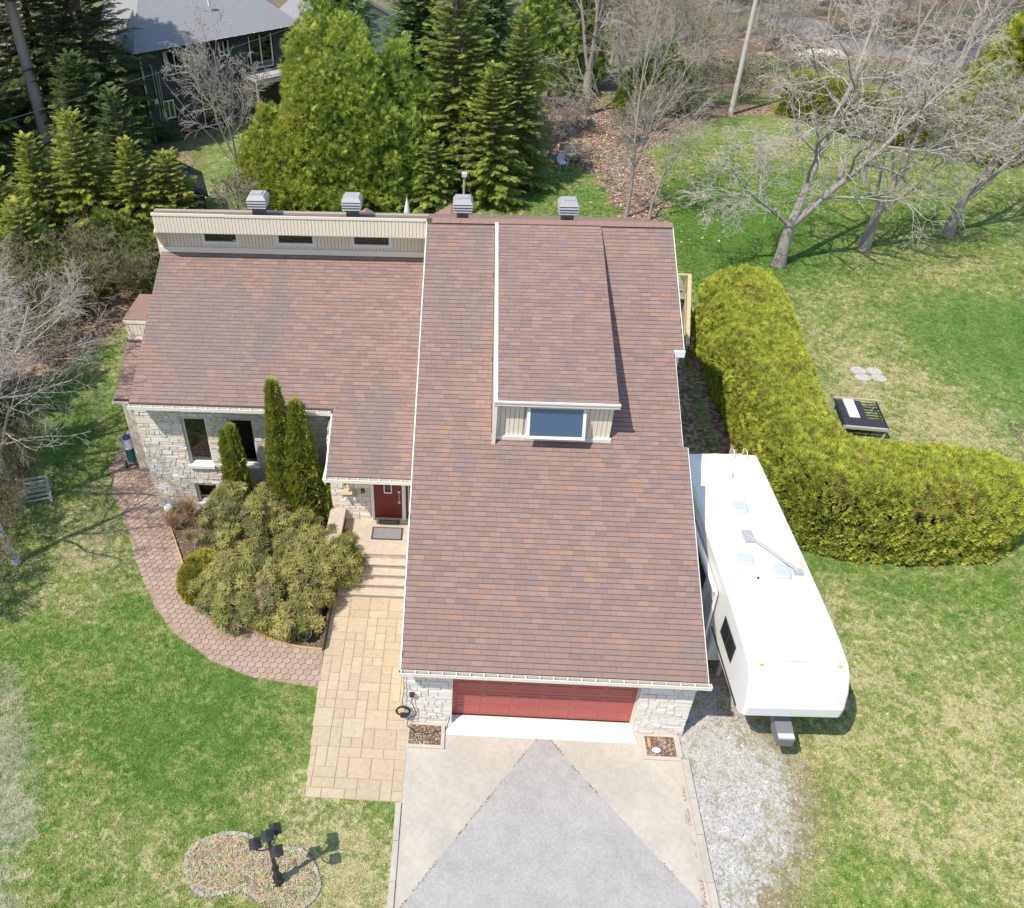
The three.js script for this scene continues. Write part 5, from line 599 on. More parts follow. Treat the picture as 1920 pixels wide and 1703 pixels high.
// cedar: several leaders, each a ragged cone of upright fans
function cedar(x, z, seed, h, rad, label, group, { lobes = 9, n = 4200, tones = [[0.235, 0.330, 0.062], [0.318, 0.421, 0.072], [0.164, 0.262, 0.057]], size = 2.2, name = 'cedar_tree', low = 0.05 } = {}) {
  const t = thing(name, label, 'tree', [x, 0, z], group), R = rng(seed), wood = new B(), L = [[], [], []], C = [];
  for (let k = 0; k < lobes; k++) { const a = R() * 6.28, d = k ? Math.sqrt(R()) * rad * 0.72 : 0, hh = k ? h * (0.55 + 0.42 * R()) * (1 - 0.25 * d / rad) : h; C.push([Math.cos(a) * d, Math.sin(a) * d, hh, rad * (0.42 + 0.2 * R())]); wood.tube([V(0, 0, 0), V(Math.cos(a) * d * 0.5, hh * 0.25, Math.sin(a) * d * 0.5), V(Math.cos(a) * d, hh * 0.6, Math.sin(a) * d), V(Math.cos(a) * d, hh * 0.95, Math.sin(a) * d)], [0.16, 0.11, 0.07, 0.015].map((r) => r * h / 9), 5); }
  const clumps = Math.round(n * 4.2 / 16);
  for (let k = 0; k < clumps; k++) {
    const c = C[(R() * C.length) | 0], f = Math.pow(R(), 0.85), y = c[2] * (low + (1 - low) * f), a = R() * 6.28, rr = c[3] * (Math.pow(1 - f, 0.5) * 1.0 + 0.06) * (0.7 + 0.42 * R()), cx = c[0] + Math.cos(a) * rr, cz = c[1] + Math.sin(a) * rr, cs = (0.2 + 0.28 * R()) * size * 0.45, q = R(), tn_ = q < 0.45 ? tones[0] : q < 0.78 ? tones[1] : tones[2];
    for (let i = 0; i < 16; i++) { const u = R() * 6.28, v = R() * 2 - 0.7, w = Math.sqrt(Math.max(0, 1 - v * v)), d = V(Math.cos(u) * w + Math.cos(a) * 0.5, v * 0.9 + 0.3, Math.sin(u) * w + Math.sin(a) * 0.5); L[(R() * 3) | 0].push({ m: place(V(cx + d.x * cs, y + d.y * cs * 1.15, cz + d.z * cs), d.clone().multiplyScalar(0.7).add(V(0, R() < 0.7 ? 0.6 : -0.7, 0)), R, size * 0.46 * (0.6 + 0.7 * R())), c: jitter(R() < 0.8 ? tn_ : tones[1], R, 0.4) }); }
  }
  mesh('trunk', wood.geo(), barkSpruce, t); const cr = new THREE.Group(); cr.name = 'crown'; t.add(cr); leavesInto(cr, 'fan', cedarGeo, L); return t;
}
// bare broadleaf tree
function bareParts(seed, { h = 9, r = 0.2, lean = [0, 0], leaders = null, spread = 1, levels = 4, kids = [8, 7, 6, 5], up = 0.12, wig = 0.16, droop = 0, leafTone = null, leafN = 0.4, twigR = 0.008 } = {}) {
  const R = rng(seed), limb = new B(), twig = new B(), leaves = [];
  const perp = (d) => { const q = V(R() - 0.5, R() - 0.5, R() - 0.5); return q.sub(d.clone().multiplyScalar(q.dot(d))).normalize(); };
  function branch(p, d, len, r0, lv) {
    const n = lv === 0 ? 7 : lv === 1 ? 6 : lv === 2 ? 4 : 3, pts = [p.clone()], rad = [r0], dirs = [d.clone()]; let q = p.clone(), dd = d.clone();
    for (let i = 1; i <= n; i++) { dd.add(perp(dd).multiplyScalar(wig * (lv ? 1.3 : 0.45) * (0.4 + R()))).add(V(0, lv >= 2 ? -droop : up * 0.6, 0)).normalize(); q = q.clone().addScaledVector(dd, len / n); pts.push(q); rad.push(Math.max(r0 * (1 - 0.72 * (i / n)), twigR * 0.6)); dirs.push(dd.clone()); }
    (lv < 2 ? limb : twig).tube(pts, rad, lv === 0 ? 10 : lv === 1 ? 6 : lv === 2 ? 4 : 3, false);
    if (lv >= levels) { if (leafTone && R() < leafN) leaves.push({ m: xf(q.x, q.y, q.z, R() * 3, R() * 6, R() * 3, 0.6 + R() * 0.8), c: jitter(leafTone, R, 0.4) }); return; }
    const m = kids[lv];
    for (let k = 0; k < m; k++) { const t = lv === 0 ? 0.2 + 0.8 * ((k + R()) / m) : 0.18 + 0.82 * ((k + R()) / m), i = Math.min(n - 1, Math.floor(t * n)), fr = t * n - i, pp = pts[i].clone().lerp(pts[i + 1], fr), base = dirs[i].clone(), ang = (lv === 0 ? 0.75 : 0.7) * spread * (0.6 + 0.7 * R()), cd = base.multiplyScalar(Math.cos(ang)).addScaledVector(perp(dirs[i]), Math.sin(ang)).normalize(); if (lv < 2 && cd.y < -0.1) cd.y *= 0.2; branch(pp, cd, len * (lv === 0 ? 0.58 : 0.52) * (1.15 - 0.55 * t) * (0.75 + 0.5 * R()), Math.max(lerp(rad[i], rad[i + 1], fr) * (lv === 0 ? 0.5 : 0.52), twigR), lv + 1); }
  }
  if (leaders) { const base = V(lean[0] * 0.22, h * 0.2, lean[1] * 0.22); limb.tube([V(0, -0.1, 0), V(lean[0] * 0.06, h * 0.03, lean[1] * 0.06), V(lean[0] * 0.1, h * 0.1, lean[1] * 0.1), base, base.clone().add(V(lean[0] * 0.05, 0.3, 0))], [r * 1.5, r * 1.12, r, r * 0.86, r * 0.35], 12, true); for (const [dx, dy, dz, l, rr] of leaders) branch(base.clone().add(V(0, -0.25, 0)).addScaledVector(V(dx, 0, dz), -0.1), V(dx, dy, dz).normalize(), l, rr, 0); }
  else { const d = V(lean[0], 1, lean[1]).normalize(); limb.tube([V(0, -0.1, 0), d.clone().multiplyScalar(0.12), d.clone().multiplyScalar(0.5)], [r * 1.5, r * 1.15, r], 10, false); branch(d.clone().multiplyScalar(0.3), d, h * 0.86, r, 0); }
  return { limb: limb.geo(), twig: twig.geo(), leaves };
}
const budGeo = new B().poly([[-0.035, 0, 0], [0, 0.0, 0.03], [0.04, 0.02, 0], [0, 0.01, -0.03]]).poly([[0, -0.03, 0], [0.02, 0, 0.01], [0, 0.035, 0], [-0.02, 0, -0.01]]).geo();
function bareTree(x, z, parts, label, group, { bk = barkGrey, tw = twigMat, rot = 0, s = 1, name = 'bare_tree' } = {}) {
  const t = thing(name, label, 'tree', [x, 0, z], group); t.rotation.y = rot; t.scale.setScalar(s); mesh('trunk', parts.limb, bk, t); const c = mesh('crown', parts.twig, tw, t); if (parts.leaves.length) instanced('buds', budGeo, foliage, parts.leaves, c); return t;
}
// ----- hedge in an L -----
function hedge(seed, plan, H, n, m, tones, label, coreTone, fine = 1, round = 0.9) {
  const t = thing('cedar_hedge', label, 'hedge', [0, 0, 0]), R = rng(seed), L = [[], [], []]; let x0 = 1e9, x1 = -1e9, z0 = 1e9, z1 = -1e9; for (const [x, z] of plan) { x0 = Math.min(x0, x); x1 = Math.max(x1, x); z0 = Math.min(z0, z); z1 = Math.max(z1, z); }
  const dist = (x, z) => { let d = 1e9, nx = 0, nz = 0; for (let i = 0; i < plan.length; i++) { const [ax, az] = plan[i], [bx, bz] = plan[(i + 1) % plan.length], ux = bx - ax, uz = bz - az, k = clamp(((x - ax) * ux + (z - az) * uz) / (ux * ux + uz * uz)), px = ax + ux * k, pz = az + uz * k, e = Math.hypot(x - px, z - pz); if (e < d) { d = e; nx = px - x; nz = pz - z; } } const l = Math.hypot(nx, nz) || 1; return [d, nx / l, nz / l]; };
  const top = (d) => { const k = clamp(d / round); return H * (0.62 + 0.38 * Math.sqrt(1 - (1 - k) ** 2)); };
  const add = (p, nrm) => { const v = R(), c = v < 0.4 ? tones[0] : v < 0.75 ? tones[1] : tones[2], brown = fbm(p.x * 0.9, p.z * 0.9 + p.y, 2) > 0.76 && R() < 0.35; L[(R() * 3) | 0].push({ m: place(p, nrm.clone().add(V((R() - 0.5) * 1.1, 0.35 + (R() - 0.5) * 0.8, (R() - 0.5) * 1.1)), R, fine * (0.65 + 0.6 * R())), c: jitter(brown ? [0.34, 0.28, 0.09] : c, R, 0.45) }); };
  for (let k = 0; k < n;) { const x = lerp(x0, x1, R()), z = lerp(z0, z1, R()); if (!inPoly(x, z, plan)) continue; k++; const [d, nx, nz] = dist(x, z), y = top(d), e = clamp(1 - d / round), q = V(x, y + (fbm(x * 1.5, z * 1.5, 3) - 0.5) * 0.5 - R() * 0.12, z); add(q, V(nx * e * 1.2, 1, nz * e * 1.2).normalize()); }
  let per = 0; const seg = plan.map((p, i) => { const q = plan[(i + 1) % plan.length], l = Math.hypot(q[0] - p[0], q[1] - p[1]); per += l; return [p, q, l]; });
  for (let k = 0; k < m; k++) { let u = R() * per, i = 0; while (u > seg[i][2] && i < seg.length - 1) u -= seg[i++][2]; const [p, q, l] = seg[i], f = u / l, x = lerp(p[0], q[0], f), z = lerp(p[1], q[1], f); let nx = q[1] - p[1], nz = -(q[0] - p[0]); const ll = Math.hypot(nx, nz); nx /= ll; nz /= ll; if (inPoly(x + nx * 0.05, z + nz * 0.05, plan)) { nx = -nx; nz = -nz; } const y = H * (0.03 + 0.66 * R()), o = (fbm(x * 1.4 + z, y * 1.6, 3) - 0.45) * 0.45 - R() * 0.12; add(V(x + nx * o, y, z + nz * o), V(nx, 0.35, nz).normalize()); }
  const c = plan.map(([x, z]) => { const [d, nx, nz] = dist(x, z); return [x, z]; }), cx = []; const shrink = (k) => plan.map(([x, z], i) => { const a = plan[(i + plan.length - 1) % plan.length], b = plan[(i + 1) % plan.length]; let nx = b[1] - a[1], nz = -(b[0] - a[0]); const l = Math.hypot(nx, nz); nx /= l; nz /= l; if (!inPoly(x + nx * 0.1, z + nz * 0.1, plan)) { nx = -nx; nz = -nz; } return [x + nx * k, z + nz * k]; });
  const core = new B(), A = shrink(0.32), Bq = shrink(0.75), tri = THREE.ShapeUtils.triangulateShape(Bq.map((q) => new THREE.Vector2(...q)), []); const hA = H * 0.6, hB = H * 0.86; for (let i = 0; i < A.length; i++) { const j = (i + 1) % A.length; core.poly([[A[i][0], 0, A[i][1]], [A[j][0], 0, A[j][1]], [A[j][0], hA, A[j][1]], [A[i][0], hA, A[i][1]]]); core.poly([[A[i][0], hA, A[i][1]], [A[j][0], hA, A[j][1]], [Bq[j][0], hB, Bq[j][1]], [Bq[i][0], hB, Bq[i][1]]]); } for (const [i, j, k] of tri) core.poly([[Bq[i][0], hB, Bq[i][1]], [Bq[k][0], hB, Bq[k][1]], [Bq[j][0], hB, Bq[j][1]]]); core.build('dark_core', std(coreTone, 1), t);  // solid dark core added inside the hedge to block light
  const g = new THREE.Group(); g.name = 'foliage'; t.add(g); leavesInto(g, 'fan', thujaGeo, L); return t;
}
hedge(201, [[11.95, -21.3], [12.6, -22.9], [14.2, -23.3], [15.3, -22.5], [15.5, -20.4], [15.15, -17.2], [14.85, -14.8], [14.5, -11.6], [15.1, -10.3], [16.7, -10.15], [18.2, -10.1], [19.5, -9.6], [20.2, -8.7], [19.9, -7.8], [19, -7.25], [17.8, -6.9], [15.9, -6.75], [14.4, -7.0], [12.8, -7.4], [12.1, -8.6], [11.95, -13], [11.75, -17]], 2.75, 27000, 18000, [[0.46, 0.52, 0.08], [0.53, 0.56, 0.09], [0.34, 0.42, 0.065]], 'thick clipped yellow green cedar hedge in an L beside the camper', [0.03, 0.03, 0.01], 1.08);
hedge(202, [[24.6, -54.2], [26.2, -52.4], [28.4, -49.8], [30.6, -47.9], [33.6, -47.0], [34.2, -48.6], [31.6, -49.8], [29.4, -52.0], [27.4, -54.6], [25.6, -55.8]], 3.0, 9000, 9000, [[0.44, 0.48, 0.07], [0.5, 0.52, 0.08], [0.3, 0.36, 0.055]], 'loose cedar hedge along the far side of the right lawn', [0.03, 0.035, 0.012], 1.5, 1.1);
// ----- conifers behind the house -----
const gC = 'conifers behind the house', gL = 'spruces at the left edge';
cedar(-8.2, -36.4, 301, 9.4, 2.6, 'broad yellow green cedar next to the dark neighbouring house, left end of the row', gC, { n: 5200, tones: [[0.407, 0.505, 0.079], [0.492, 0.520, 0.092], [0.258, 0.370, 0.068]] });
cedar(-5.6, -36.2, 302, 9.9, 2.9, 'tall yellow green cedar behind the second roof ventilator', gC, { n: 5200, tones: [[0.356, 0.478, 0.079], [0.443, 0.520, 0.092], [0.233, 0.341, 0.068]] });
cedar(-10.3, -36.0, 303, 5.2, 1.5, 'lower bright cedar at the corner of the dark house', gC, { n: 3400, tones: [[0.394, 0.492, 0.078], [0.492, 0.520, 0.092], [0.246, 0.355, 0.068]] });
cedar(-2.9, -37.4, 304, 8.6, 2.4, 'green cedar standing between yellow cedar and tall spruce', gC, { n: 4200, tones: [[0.295, 0.424, 0.078], [0.394, 0.505, 0.092], [0.197, 0.301, 0.061]] });
cedar(-7.6, -41.5, 305, 12.2, 2.6, 'taller cedar rising behind the yellow cedars', gC, { n: 3600, tones: [[0.307, 0.424, 0.092], [0.394, 0.492, 0.092], [0.210, 0.301, 0.078]] });
spruce(0.4, -38.6, 311, 14.2, 3.1, 'tallest green spruce in the middle behind the ridge', gC, { tones: [[0.180, 0.251, 0.046], [0.256, 0.330, 0.054], [0.398, 0.421, 0.068]], size: 0.95, gap: 0.27 });
spruce(2.5, -36.4, 312, 7.9, 2.4, 'medium spruce right behind the mast', gC, { tones: [[0.205, 0.284, 0.046], [0.283, 0.353, 0.058], [0.424, 0.456, 0.077]] });
spruce(4.1, -38.9, 313, 10.2, 2.4, 'dark spruce next to the shaded strip of back lawn', gC, { tones: [[0.154, 0.228, 0.046], [0.231, 0.296, 0.054], [0.359, 0.388, 0.068]] });
spruce(-0.9, -35.1, 314, 4.4, 1.7, 'small low spruce at the foot of the tall one', gC, { tones: [[0.191, 0.284, 0.050], [0.283, 0.365, 0.058], [0.385, 0.456, 0.077]] });
spruce(2.2, -45.5, 315, 15.5, 3.0, 'tall dark spruce behind the middle group, reaching the top of the view', gC, { size: 1.3 });
spruce(-2.6, -50.5, 316, 13.5, 3.2, 'far spruce behind the cedars near the white garage', gC, { size: 1.5 });
spruce(-8.2, -54, 317, 12.5, 3.4, 'far rounded spruce left of the far pair', gC, { size: 1.6 });
cedar(6.4, -57.5, 306, 11, 2.4, 'drooping green cedar left of the many stemmed bare tree', gC, { n: 3400, size: 2.8, tones: [[0.320, 0.452, 0.108], [0.419, 0.520, 0.124], [0.222, 0.329, 0.092]] });
cedar(9.4, -60.5, 307, 10, 2.4, 'drooping green cedar right behind the many stemmed bare tree', gC, { n: 3000, size: 2.8, tones: [[0.320, 0.452, 0.108], [0.419, 0.520, 0.124], [0.222, 0.329, 0.092]] });
cedar(15.5, -55.5, 308, 4.2, 2.4, 'rounded low cedar at the edge of the wood beside the pale pole', gC, { n: 2600, size: 2.4 });
cedar(39.4, -47.8, 309, 10.5, 4.2, 'big yellow green cedar at the right edge beyond the lawn', gC, { n: 6800, size: 2.8, lobes: 12, tones: [[0.492, 0.520, 0.078], [0.500, 0.520, 0.092], [0.295, 0.410, 0.068]] });
cedar(35.2, -46.2, 310, 5.2, 2.2, 'smaller cedar at the end of the far hedge', gC, { n: 3200, size: 2.4, tones: [[0.419, 0.520, 0.078], [0.500, 0.520, 0.092], [0.246, 0.355, 0.068]] });
const dk = [[0.064, 0.118, 0.031], [0.090, 0.147, 0.035], [0.180, 0.225, 0.046]];
spruce(-27.0, -42.2, 321, 22, 5.6, 'giant spruce with bare grey trunk at the upper left', gL, { low: 0.46, tones: dk, size: 1.2, gap: 0.36, bark: bark([0.46, 0.43, 0.39]) });
spruce(-23.6, -44.0, 322, 17, 4.3, 'large dark spruce with branches reaching over the neighbouring wall', gL, { low: 0.08, tones: dk, size: 1.15, gap: 0.33 });
spruce(-31.5, -39, 323, 18, 5.2, 'dark spruce left of the giant bare trunk', gL, { low: 0.1, tones: dk, size: 1.2, gap: 0.36 });
spruce(-21.4, -36.4, 324, 8.2, 3.0, 'dense dark spruce behind the bright young spruces', gL, { tones: dk, size: 1.2 });
spruce(-36.5, -46, 331, 17, 5, 'dark spruce at the far upper left corner', gL, { low: 0.08, tones: dk, size: 1.3, gap: 0.45 }); spruce(-30, -50, 332, 18, 4.6, 'dark spruce behind the giant trunk', gL, { low: 0.06, tones: dk, size: 1.4, gap: 0.45 }); spruce(-31.5, -30, 334, 9, 3.4, 'spruce at the left border beside the pale olive evergreen', gL, { tones: dk, size: 1.0, gap: 0.3 });
spruce(-18.7, -8.2, 337, 10.5, 2.6, 'dense spruce past the left border that shades the side lawn', gL, { tones: dk }); spruce(-19.4, -12.6, 338, 9.5, 2.6, 'second dense spruce past the left border above the side lawn', gL, { tones: dk });
const yg = [[0.213, 0.281, 0.043], [0.320, 0.378, 0.054], [0.448, 0.437, 0.072]];
spruce(-19.2, -29.6, 325, 7.2, 2.3, 'bright young spruce with the highest tip of the left group', gL, { tones: yg }); spruce(-21.6, -29.2, 326, 6.0, 2.0, 'bright young spruce just left of the highest one', gL, { tones: yg }); spruce(-16.6, -29.8, 327, 5.7, 2.1, 'bright young spruce just right of the highest one', gL, { tones: yg }); spruce(-14.9, -30.6, 328, 4.9, 2.0, 'young spruce nearest the dark shed', gL, { tones: yg }); spruce(-24.6, -22.4, 335, 6.4, 2.2, 'yellow green spruce among the left shrubs', gL, { tones: yg }); spruce(-20.4, -24.2, 336, 4.6, 1.9, 'low yellow green spruce above the soil strip', gL, { tones: yg }); spruce(-22.2, -26.2, 329, 5.4, 2.2, 'short spreading spruce in front of the young spruces', gL, { tones: yg }); spruce(-17.9, -32.6, 330, 7.4, 2.6, 'darker spruce behind the highest young one', gL, { tones: dk });
// ----- columnar arborvitae by the wall -----
function column(x, z, seed, h, r, label, n) { const t = thing('columnar_arborvitae', label, 'shrub', [x, 0, z], 'columnar evergreens against the stone wall'), R = rng(seed), L = [[], [], []]; for (let k = 0; k < n; k++) { const f = Math.pow(R(), 0.9), y = h * (0.02 + 0.98 * f), a = R() * 6.28, rr = r * (0.05 + 0.95 * Math.pow(1 - f, 0.72)) * (0.78 + 0.28 * R()) * (0.88 + 0.24 * vn(a * 2, y * 2)), v = R(), c = v < 0.45 ? [0.36, 0.41, 0.06] : v < 0.75 ? [0.43, 0.46, 0.07] : [0.25, 0.3, 0.05]; L[(R() * 3) | 0].push({ m: place(V(Math.cos(a) * rr, y, Math.sin(a) * rr), V(Math.cos(a) * 0.8, 0.9 + R() * 0.5, Math.sin(a) * 0.8), R, 0.75 + 0.5 * R()), c: jitter(c, R, 0.4) }); }
  const w = new B(); w.tube([V(0, 0, 0), V(0, h * 0.4, 0), V(0, h * 0.93, 0)], [0.08, r * 0.35, 0.02], 7); w.build('trunk', std([0.05, 0.045, 0.025], 1), t); const c = new THREE.Group(); c.name = 'crown'; t.add(c); leavesInto(c, 'fan', thujaGeo, L); }
column(-4.42, -7.35, 341, 6.1, 0.6, 'tallest columnar arborvitae rising past the gutter', 2600); column(-3.75, -7.25, 342, 5.45, 0.72, 'slightly shorter columnar arborvitae next to the tallest', 2900); column(-5.98, -7.55, 343, 4.25, 0.36, 'slim columnar arborvitae in front of the second window', 1100); column(-6.25, -7.6, 344, 4.0, 0.32, 'slimmest columnar arborvitae left of the second window', 900);
column(-3.2, -7.3, 345, 2.6, 0.6, 'short bushy arborvitae beside the porch parapet', 1500);
// ----- weeping thread cypress mounds -----
{
  const t = thing('weeping_cypress', 'sprawling weeping gold green cypress filling the front bed', 'shrub', [-4.6, 0, -4.6]), R = rng(351), L = [[], [], []], wood = new B(), M = [];
  const put = (p, a, v) => { const c = v < 0.42 ? [0.42, 0.4, 0.14] : v < 0.7 ? [0.32, 0.33, 0.1] : v < 0.9 ? [0.22, 0.24, 0.08] : [0.36, 0.3, 0.17]; L[(R() * 3) | 0].push({ m: place(p, V(Math.cos(a) * 0.5, 1, Math.sin(a) * 0.5), R, 0.6 + 0.6 * R()), c: jitter(c, R, 0.5) }); };
  for (const [cx, cz, h, rad, nb] of [[-1.0, -1.7, 3.3, 1.5, 40], [0.2, -0.2, 2.4, 2.0, 46], [1.5, -0.6, 2.3, 1.35, 36], [-0.9, 0.6, 1.9, 1.5, 34], [0.9, 1.0, 1.6, 1.1, 30], [0.1, -1.9, 2.6, 1.2, 22]])
    for (let k = 0; k < nb; k++) {
      const a = k * 2.4 + R() * 0.6, len = rad * (0.45 + 0.65 * R()), top = h * (0.5 + 0.5 * R()) * (1 - 0.25 * len / rad), pts = [];
      for (let i = 0; i <= 6; i++) { const f = i / 6; pts.push(V(cx + Math.cos(a) * len * f + (R() - 0.5) * 0.08, Math.max(0.08, top * Math.sin(Math.min(1, f * 1.5) * 1.5708) - 1.1 * Math.pow(Math.max(0, f - 0.5), 1.7) * top), cz + Math.sin(a) * len * f + (R() - 0.5) * 0.08)); }
      wood.tube(pts, [0.04, 0.032, 0.024, 0.017, 0.012, 0.008, 0.005], 4, false);
      const bv = R(); for (let i = 0; i < 62; i++) { const f = 0.3 + 0.72 * Math.sqrt(R()), q = Math.min(5.99, f * 6), j = q | 0, p = pts[j].clone().lerp(pts[j + 1], q - j), o = 0.22 * (0.2 + R()), b = R() * 6.28; p.x += Math.cos(b) * o; p.z += Math.sin(b) * o; p.y = Math.max(0.2, p.y + 0.06 - o * o * 1.2 - R() * R() * 0.45); put(p, b, clamp(bv + (R() - 0.5) * 0.35, 0, 0.999)); }
    }
  wood.build('trunk', bark([0.3, 0.27, 0.24]), t); const c = new THREE.Group(); c.name = 'crown'; t.add(c); leavesInto(c, 'thread', threadGeo, L);
  const u = thing('globe_cedar', 'low rounded yellow green cedar at the bend of the paver path', 'shrub', [-6.75, 0, -4.75]), Q = rng(352), K = [[], [], []]; for (let k = 0; k < 2600; k++) { const a = Q() * 6.28, f = Math.acos(Q()), r = 0.86 + 0.16 * Q(), n = V(Math.sin(f) * Math.cos(a), Math.cos(f), Math.sin(f) * Math.sin(a)), v = Q(); K[(Q() * 3) | 0].push({ m: place(V(n.x * r * 0.78, 0.05 + n.y * r * 1.0, n.z * r * 0.95), n.clone().add(V(0, 0.3, 0)), Q, 0.5 + 0.35 * Q()), c: jitter(v < 0.6 ? [0.46, 0.45, 0.07] : [0.35, 0.36, 0.06], Q, 0.4) }); } mesh('dark_core', new THREE.SphereGeometry(1, 14, 10).scale(0.58, 0.78, 0.7).translate(0, 0.05, 0), std([0.05, 0.045, 0.02], 1), u); const g = new THREE.Group(); g.name = 'foliage'; u.add(g); leavesInto(g, 'fan', thujaGeo, K);  // solid dark core added inside the globe foliage
}
// dead twiggy perennials by the stone corner
const shrubA = bareParts(401, { h: 1.3, r: 0.012, levels: 2, kids: [7, 5], spread: 0.8, twigR: 0.005, wig: 0.14, leaders: Array.from({ length: 22 }, (_, i) => [Math.cos(i * 2.4) * 0.35, 1, Math.sin(i * 2.4) * 0.35, 0.7 + 0.25 * ((i * 37) % 10) / 10, 0.008]) });
for (const [x, z, s, l] of [[-8.0, -7.6, 1.0, 'tan dried perennial stalks beside the basement window'], [-8.45, -7.1, 0.8, 'tan dried perennial stalks behind the white globe'], [-7.7, -6.5, 0.6, 'small dried perennial at the timber edging']]) { const t = bareTree(x, z, shrubA, l, 'dried perennials in the front bed', { bk: std([0.42, 0.29, 0.15], 1), tw: std([0.45, 0.32, 0.17], 1), s, rot: x * 3, name: 'dried_perennial' }); }
// ----- bare trees -----
const gB = 'bare trees on the right lawn', gW = 'bare trees of the wood behind', gF = 'bare trees at the left edge';
bareTree(17.84, -28.73, bareParts(411, { h: 11.5, r: 0.3, leaders: [[0.12, 1, -0.08, 9.8, 0.23], [0.78, 0.85, -0.1, 9.4, 0.21], [-0.75, 0.75, 0.15, 5.6, 0.1]], kids: [12, 8, 5, 3], spread: 1.1, droop: 0.08, up: 0.04, wig: 0.26, twigR: 0.012 }), 'largest bare tree on the right lawn, forked low', gB, { bk: barkGrey, tw: std([0.48, 0.45, 0.4], 0.95) });
bareTree(23.03, -31.0, bareParts(412, { h: 10, r: 0.26, lean: [0.25, -0.05], leaders: [[0.35, 1, -0.1, 8.2, 0.17], [-0.35, 0.9, 0.2, 5.5, 0.1], [0.8, 0.75, 0.1, 5.5, 0.09]], kids: [10, 7, 5, 3], spread: 1.1, droop: 0.07, wig: 0.24, twigR: 0.012 }), 'bare tree between two others on the right lawn', gB, { bk: barkGrey });
bareTree(28.3, -33.05, bareParts(413, { h: 10, r: 0.28, lean: [0.5, 0], leaders: [[0.55, 1, -0.15, 8.0, 0.17], [0.9, 0.85, -0.1, 7.5, 0.14], [0.1, 1, 0, 6.5, 0.11]], kids: [10, 7, 5, 3], spread: 1.05, droop: 0.06, wig: 0.24, twigR: 0.012 }), 'rightmost bare tree on the lawn, stems leaning right', gB, { bk: barkGrey });
bareTree(29.2, -25.8, bareParts(414, { h: 9, r: 0.22, leaders: [[0.4, 1, -0.05, 7, 0.15], [-0.2, 1, 0.1, 6, 0.1]], kids: [9, 7, 6, 3], spread: 1 }), 'bare tree whose trunk stands at the right border of the lawn', gB, {});
bareTree(9.93, -53.8, bareParts(415, { h: 15, r: 0.34, leaders: [[0.04, 1, 0.02, 13, 0.2], [0.14, 1, 0.1, 12, 0.17], [-0.2, 1, -0.05, 12, 0.13], [0.3, 1, -0.1, 11, 0.12]], kids: [9, 7, 5, 3], spread: 0.85, up: 0.1, leafTone: null }), 'bare tree with four tall grey stems behind the chair', gW, { bk: barkGrey });
bareTree(10.6, -34.6, bareParts(416, { h: 11, r: 0.11, levels: 4, kids: [12, 7, 5, 3], spread: 0.85, leafTone: [0.28, 0.27, 0.07], leafN: 0.6, lean: [0.05, -0.05] }), 'slender tall budding tree just behind the right end of the ridge', gW, {});
bareTree(11.9, -34.3, bareParts(417, { h: 6, r: 0.09, levels: 4, kids: [9, 7, 5, 3], spread: 1, leaders: [[0.2, 1, 0, 4.8, 0.07], [-0.4, 1, 0.1, 4.2, 0.05]] }), 'low two stemmed bare tree right of the slender one', gW, { tw: twigMat });
bareTree(6.7, -43.6, bareParts(418, { h: 4.4, r: 0.1, kids: [10, 8, 6, 3], leaders: [[-0.3, 1, 0.1, 3.2, 0.07], [0.5, 0.8, 0.1, 3.0, 0.06], [-0.8, 0.7, -0.1, 2.8, 0.05]], spread: 1.1, droop: 0.1 }), 'low spreading bare fruit tree beside the white chair', gW, { tw: std([0.36, 0.3, 0.29], 0.95) });
bareTree(-13.4, -38.8, bareParts(419, { h: 8, r: 0.09, kids: [10, 7, 5, 2], twigR: 0.01, leaders: [[0.05, 1, 0, 6.8, 0.08], [-0.4, 1, 0.1, 5, 0.06], [0.45, 1, -0.1, 4.8, 0.05]], leafTone: [0.42, 0.44, 0.3], leafN: 0.5 }), 'pale budding tree in front of the dark neighbouring house', gW, { tw: twigMat });
bareTree(-14.3, -7.9, bareParts(420, { h: 9.5, r: 0.17, lean: [-0.06, 0.02], kids: [9, 7, 6, 3], spread: 0.95 }), 'bare tree at the left border throwing the long shadow across the path', gF, {});
bareTree(-13.25, -5.3, bareParts(421, { h: 9, r: 0.12, lean: [-0.12, 0.0], kids: [9, 7, 6, 3], spread: 0.85 }), 'white barked birch at the lower left border', gF, { bk: std([1, 1, 1], 0.8, { map: colorTexture(128, 256, (u, v) => { const n = tn(u, v, 8, 4), k = vn(u * 5, v * 60) > 0.72 ? 0.25 : 1, g = (0.55 + 0.2 * n) * k; return [g, g * 0.98, g * 0.94]; }, true) }), tw: twigMat });
bareTree(-17.2, -9.6, bareParts(422, { h: 9, r: 0.2, leaders: [[0.5, 0.8, 0.2, 7, 0.13], [0.75, 0.55, -0.25, 6.5, 0.11], [-0.2, 1, 0, 7, 0.13], [0.4, 0.7, 0.6, 6.2, 0.1]], kids: [9, 7, 6, 3], spread: 1.05, droop: 0.03 }), 'pale bare tree leaning in from the left border', gF, { bk: barkPale, tw: std([0.46, 0.43, 0.39], 0.95) });
bareTree(-19.8, -18.0, bareParts(423, { h: 6, r: 0.1, leaders: [[0.5, 0.9, 0.3, 4.2, 0.07], [-0.1, 1, 0.2, 4.4, 0.07]], kids: [8, 6, 5, 3], spread: 1.05, leafTone: [0.22, 0.23, 0.08], leafN: 0.5 }), 'bare tree with olive buds above the left shrubs', gF, { tw: std([0.4, 0.38, 0.3], 0.95) });
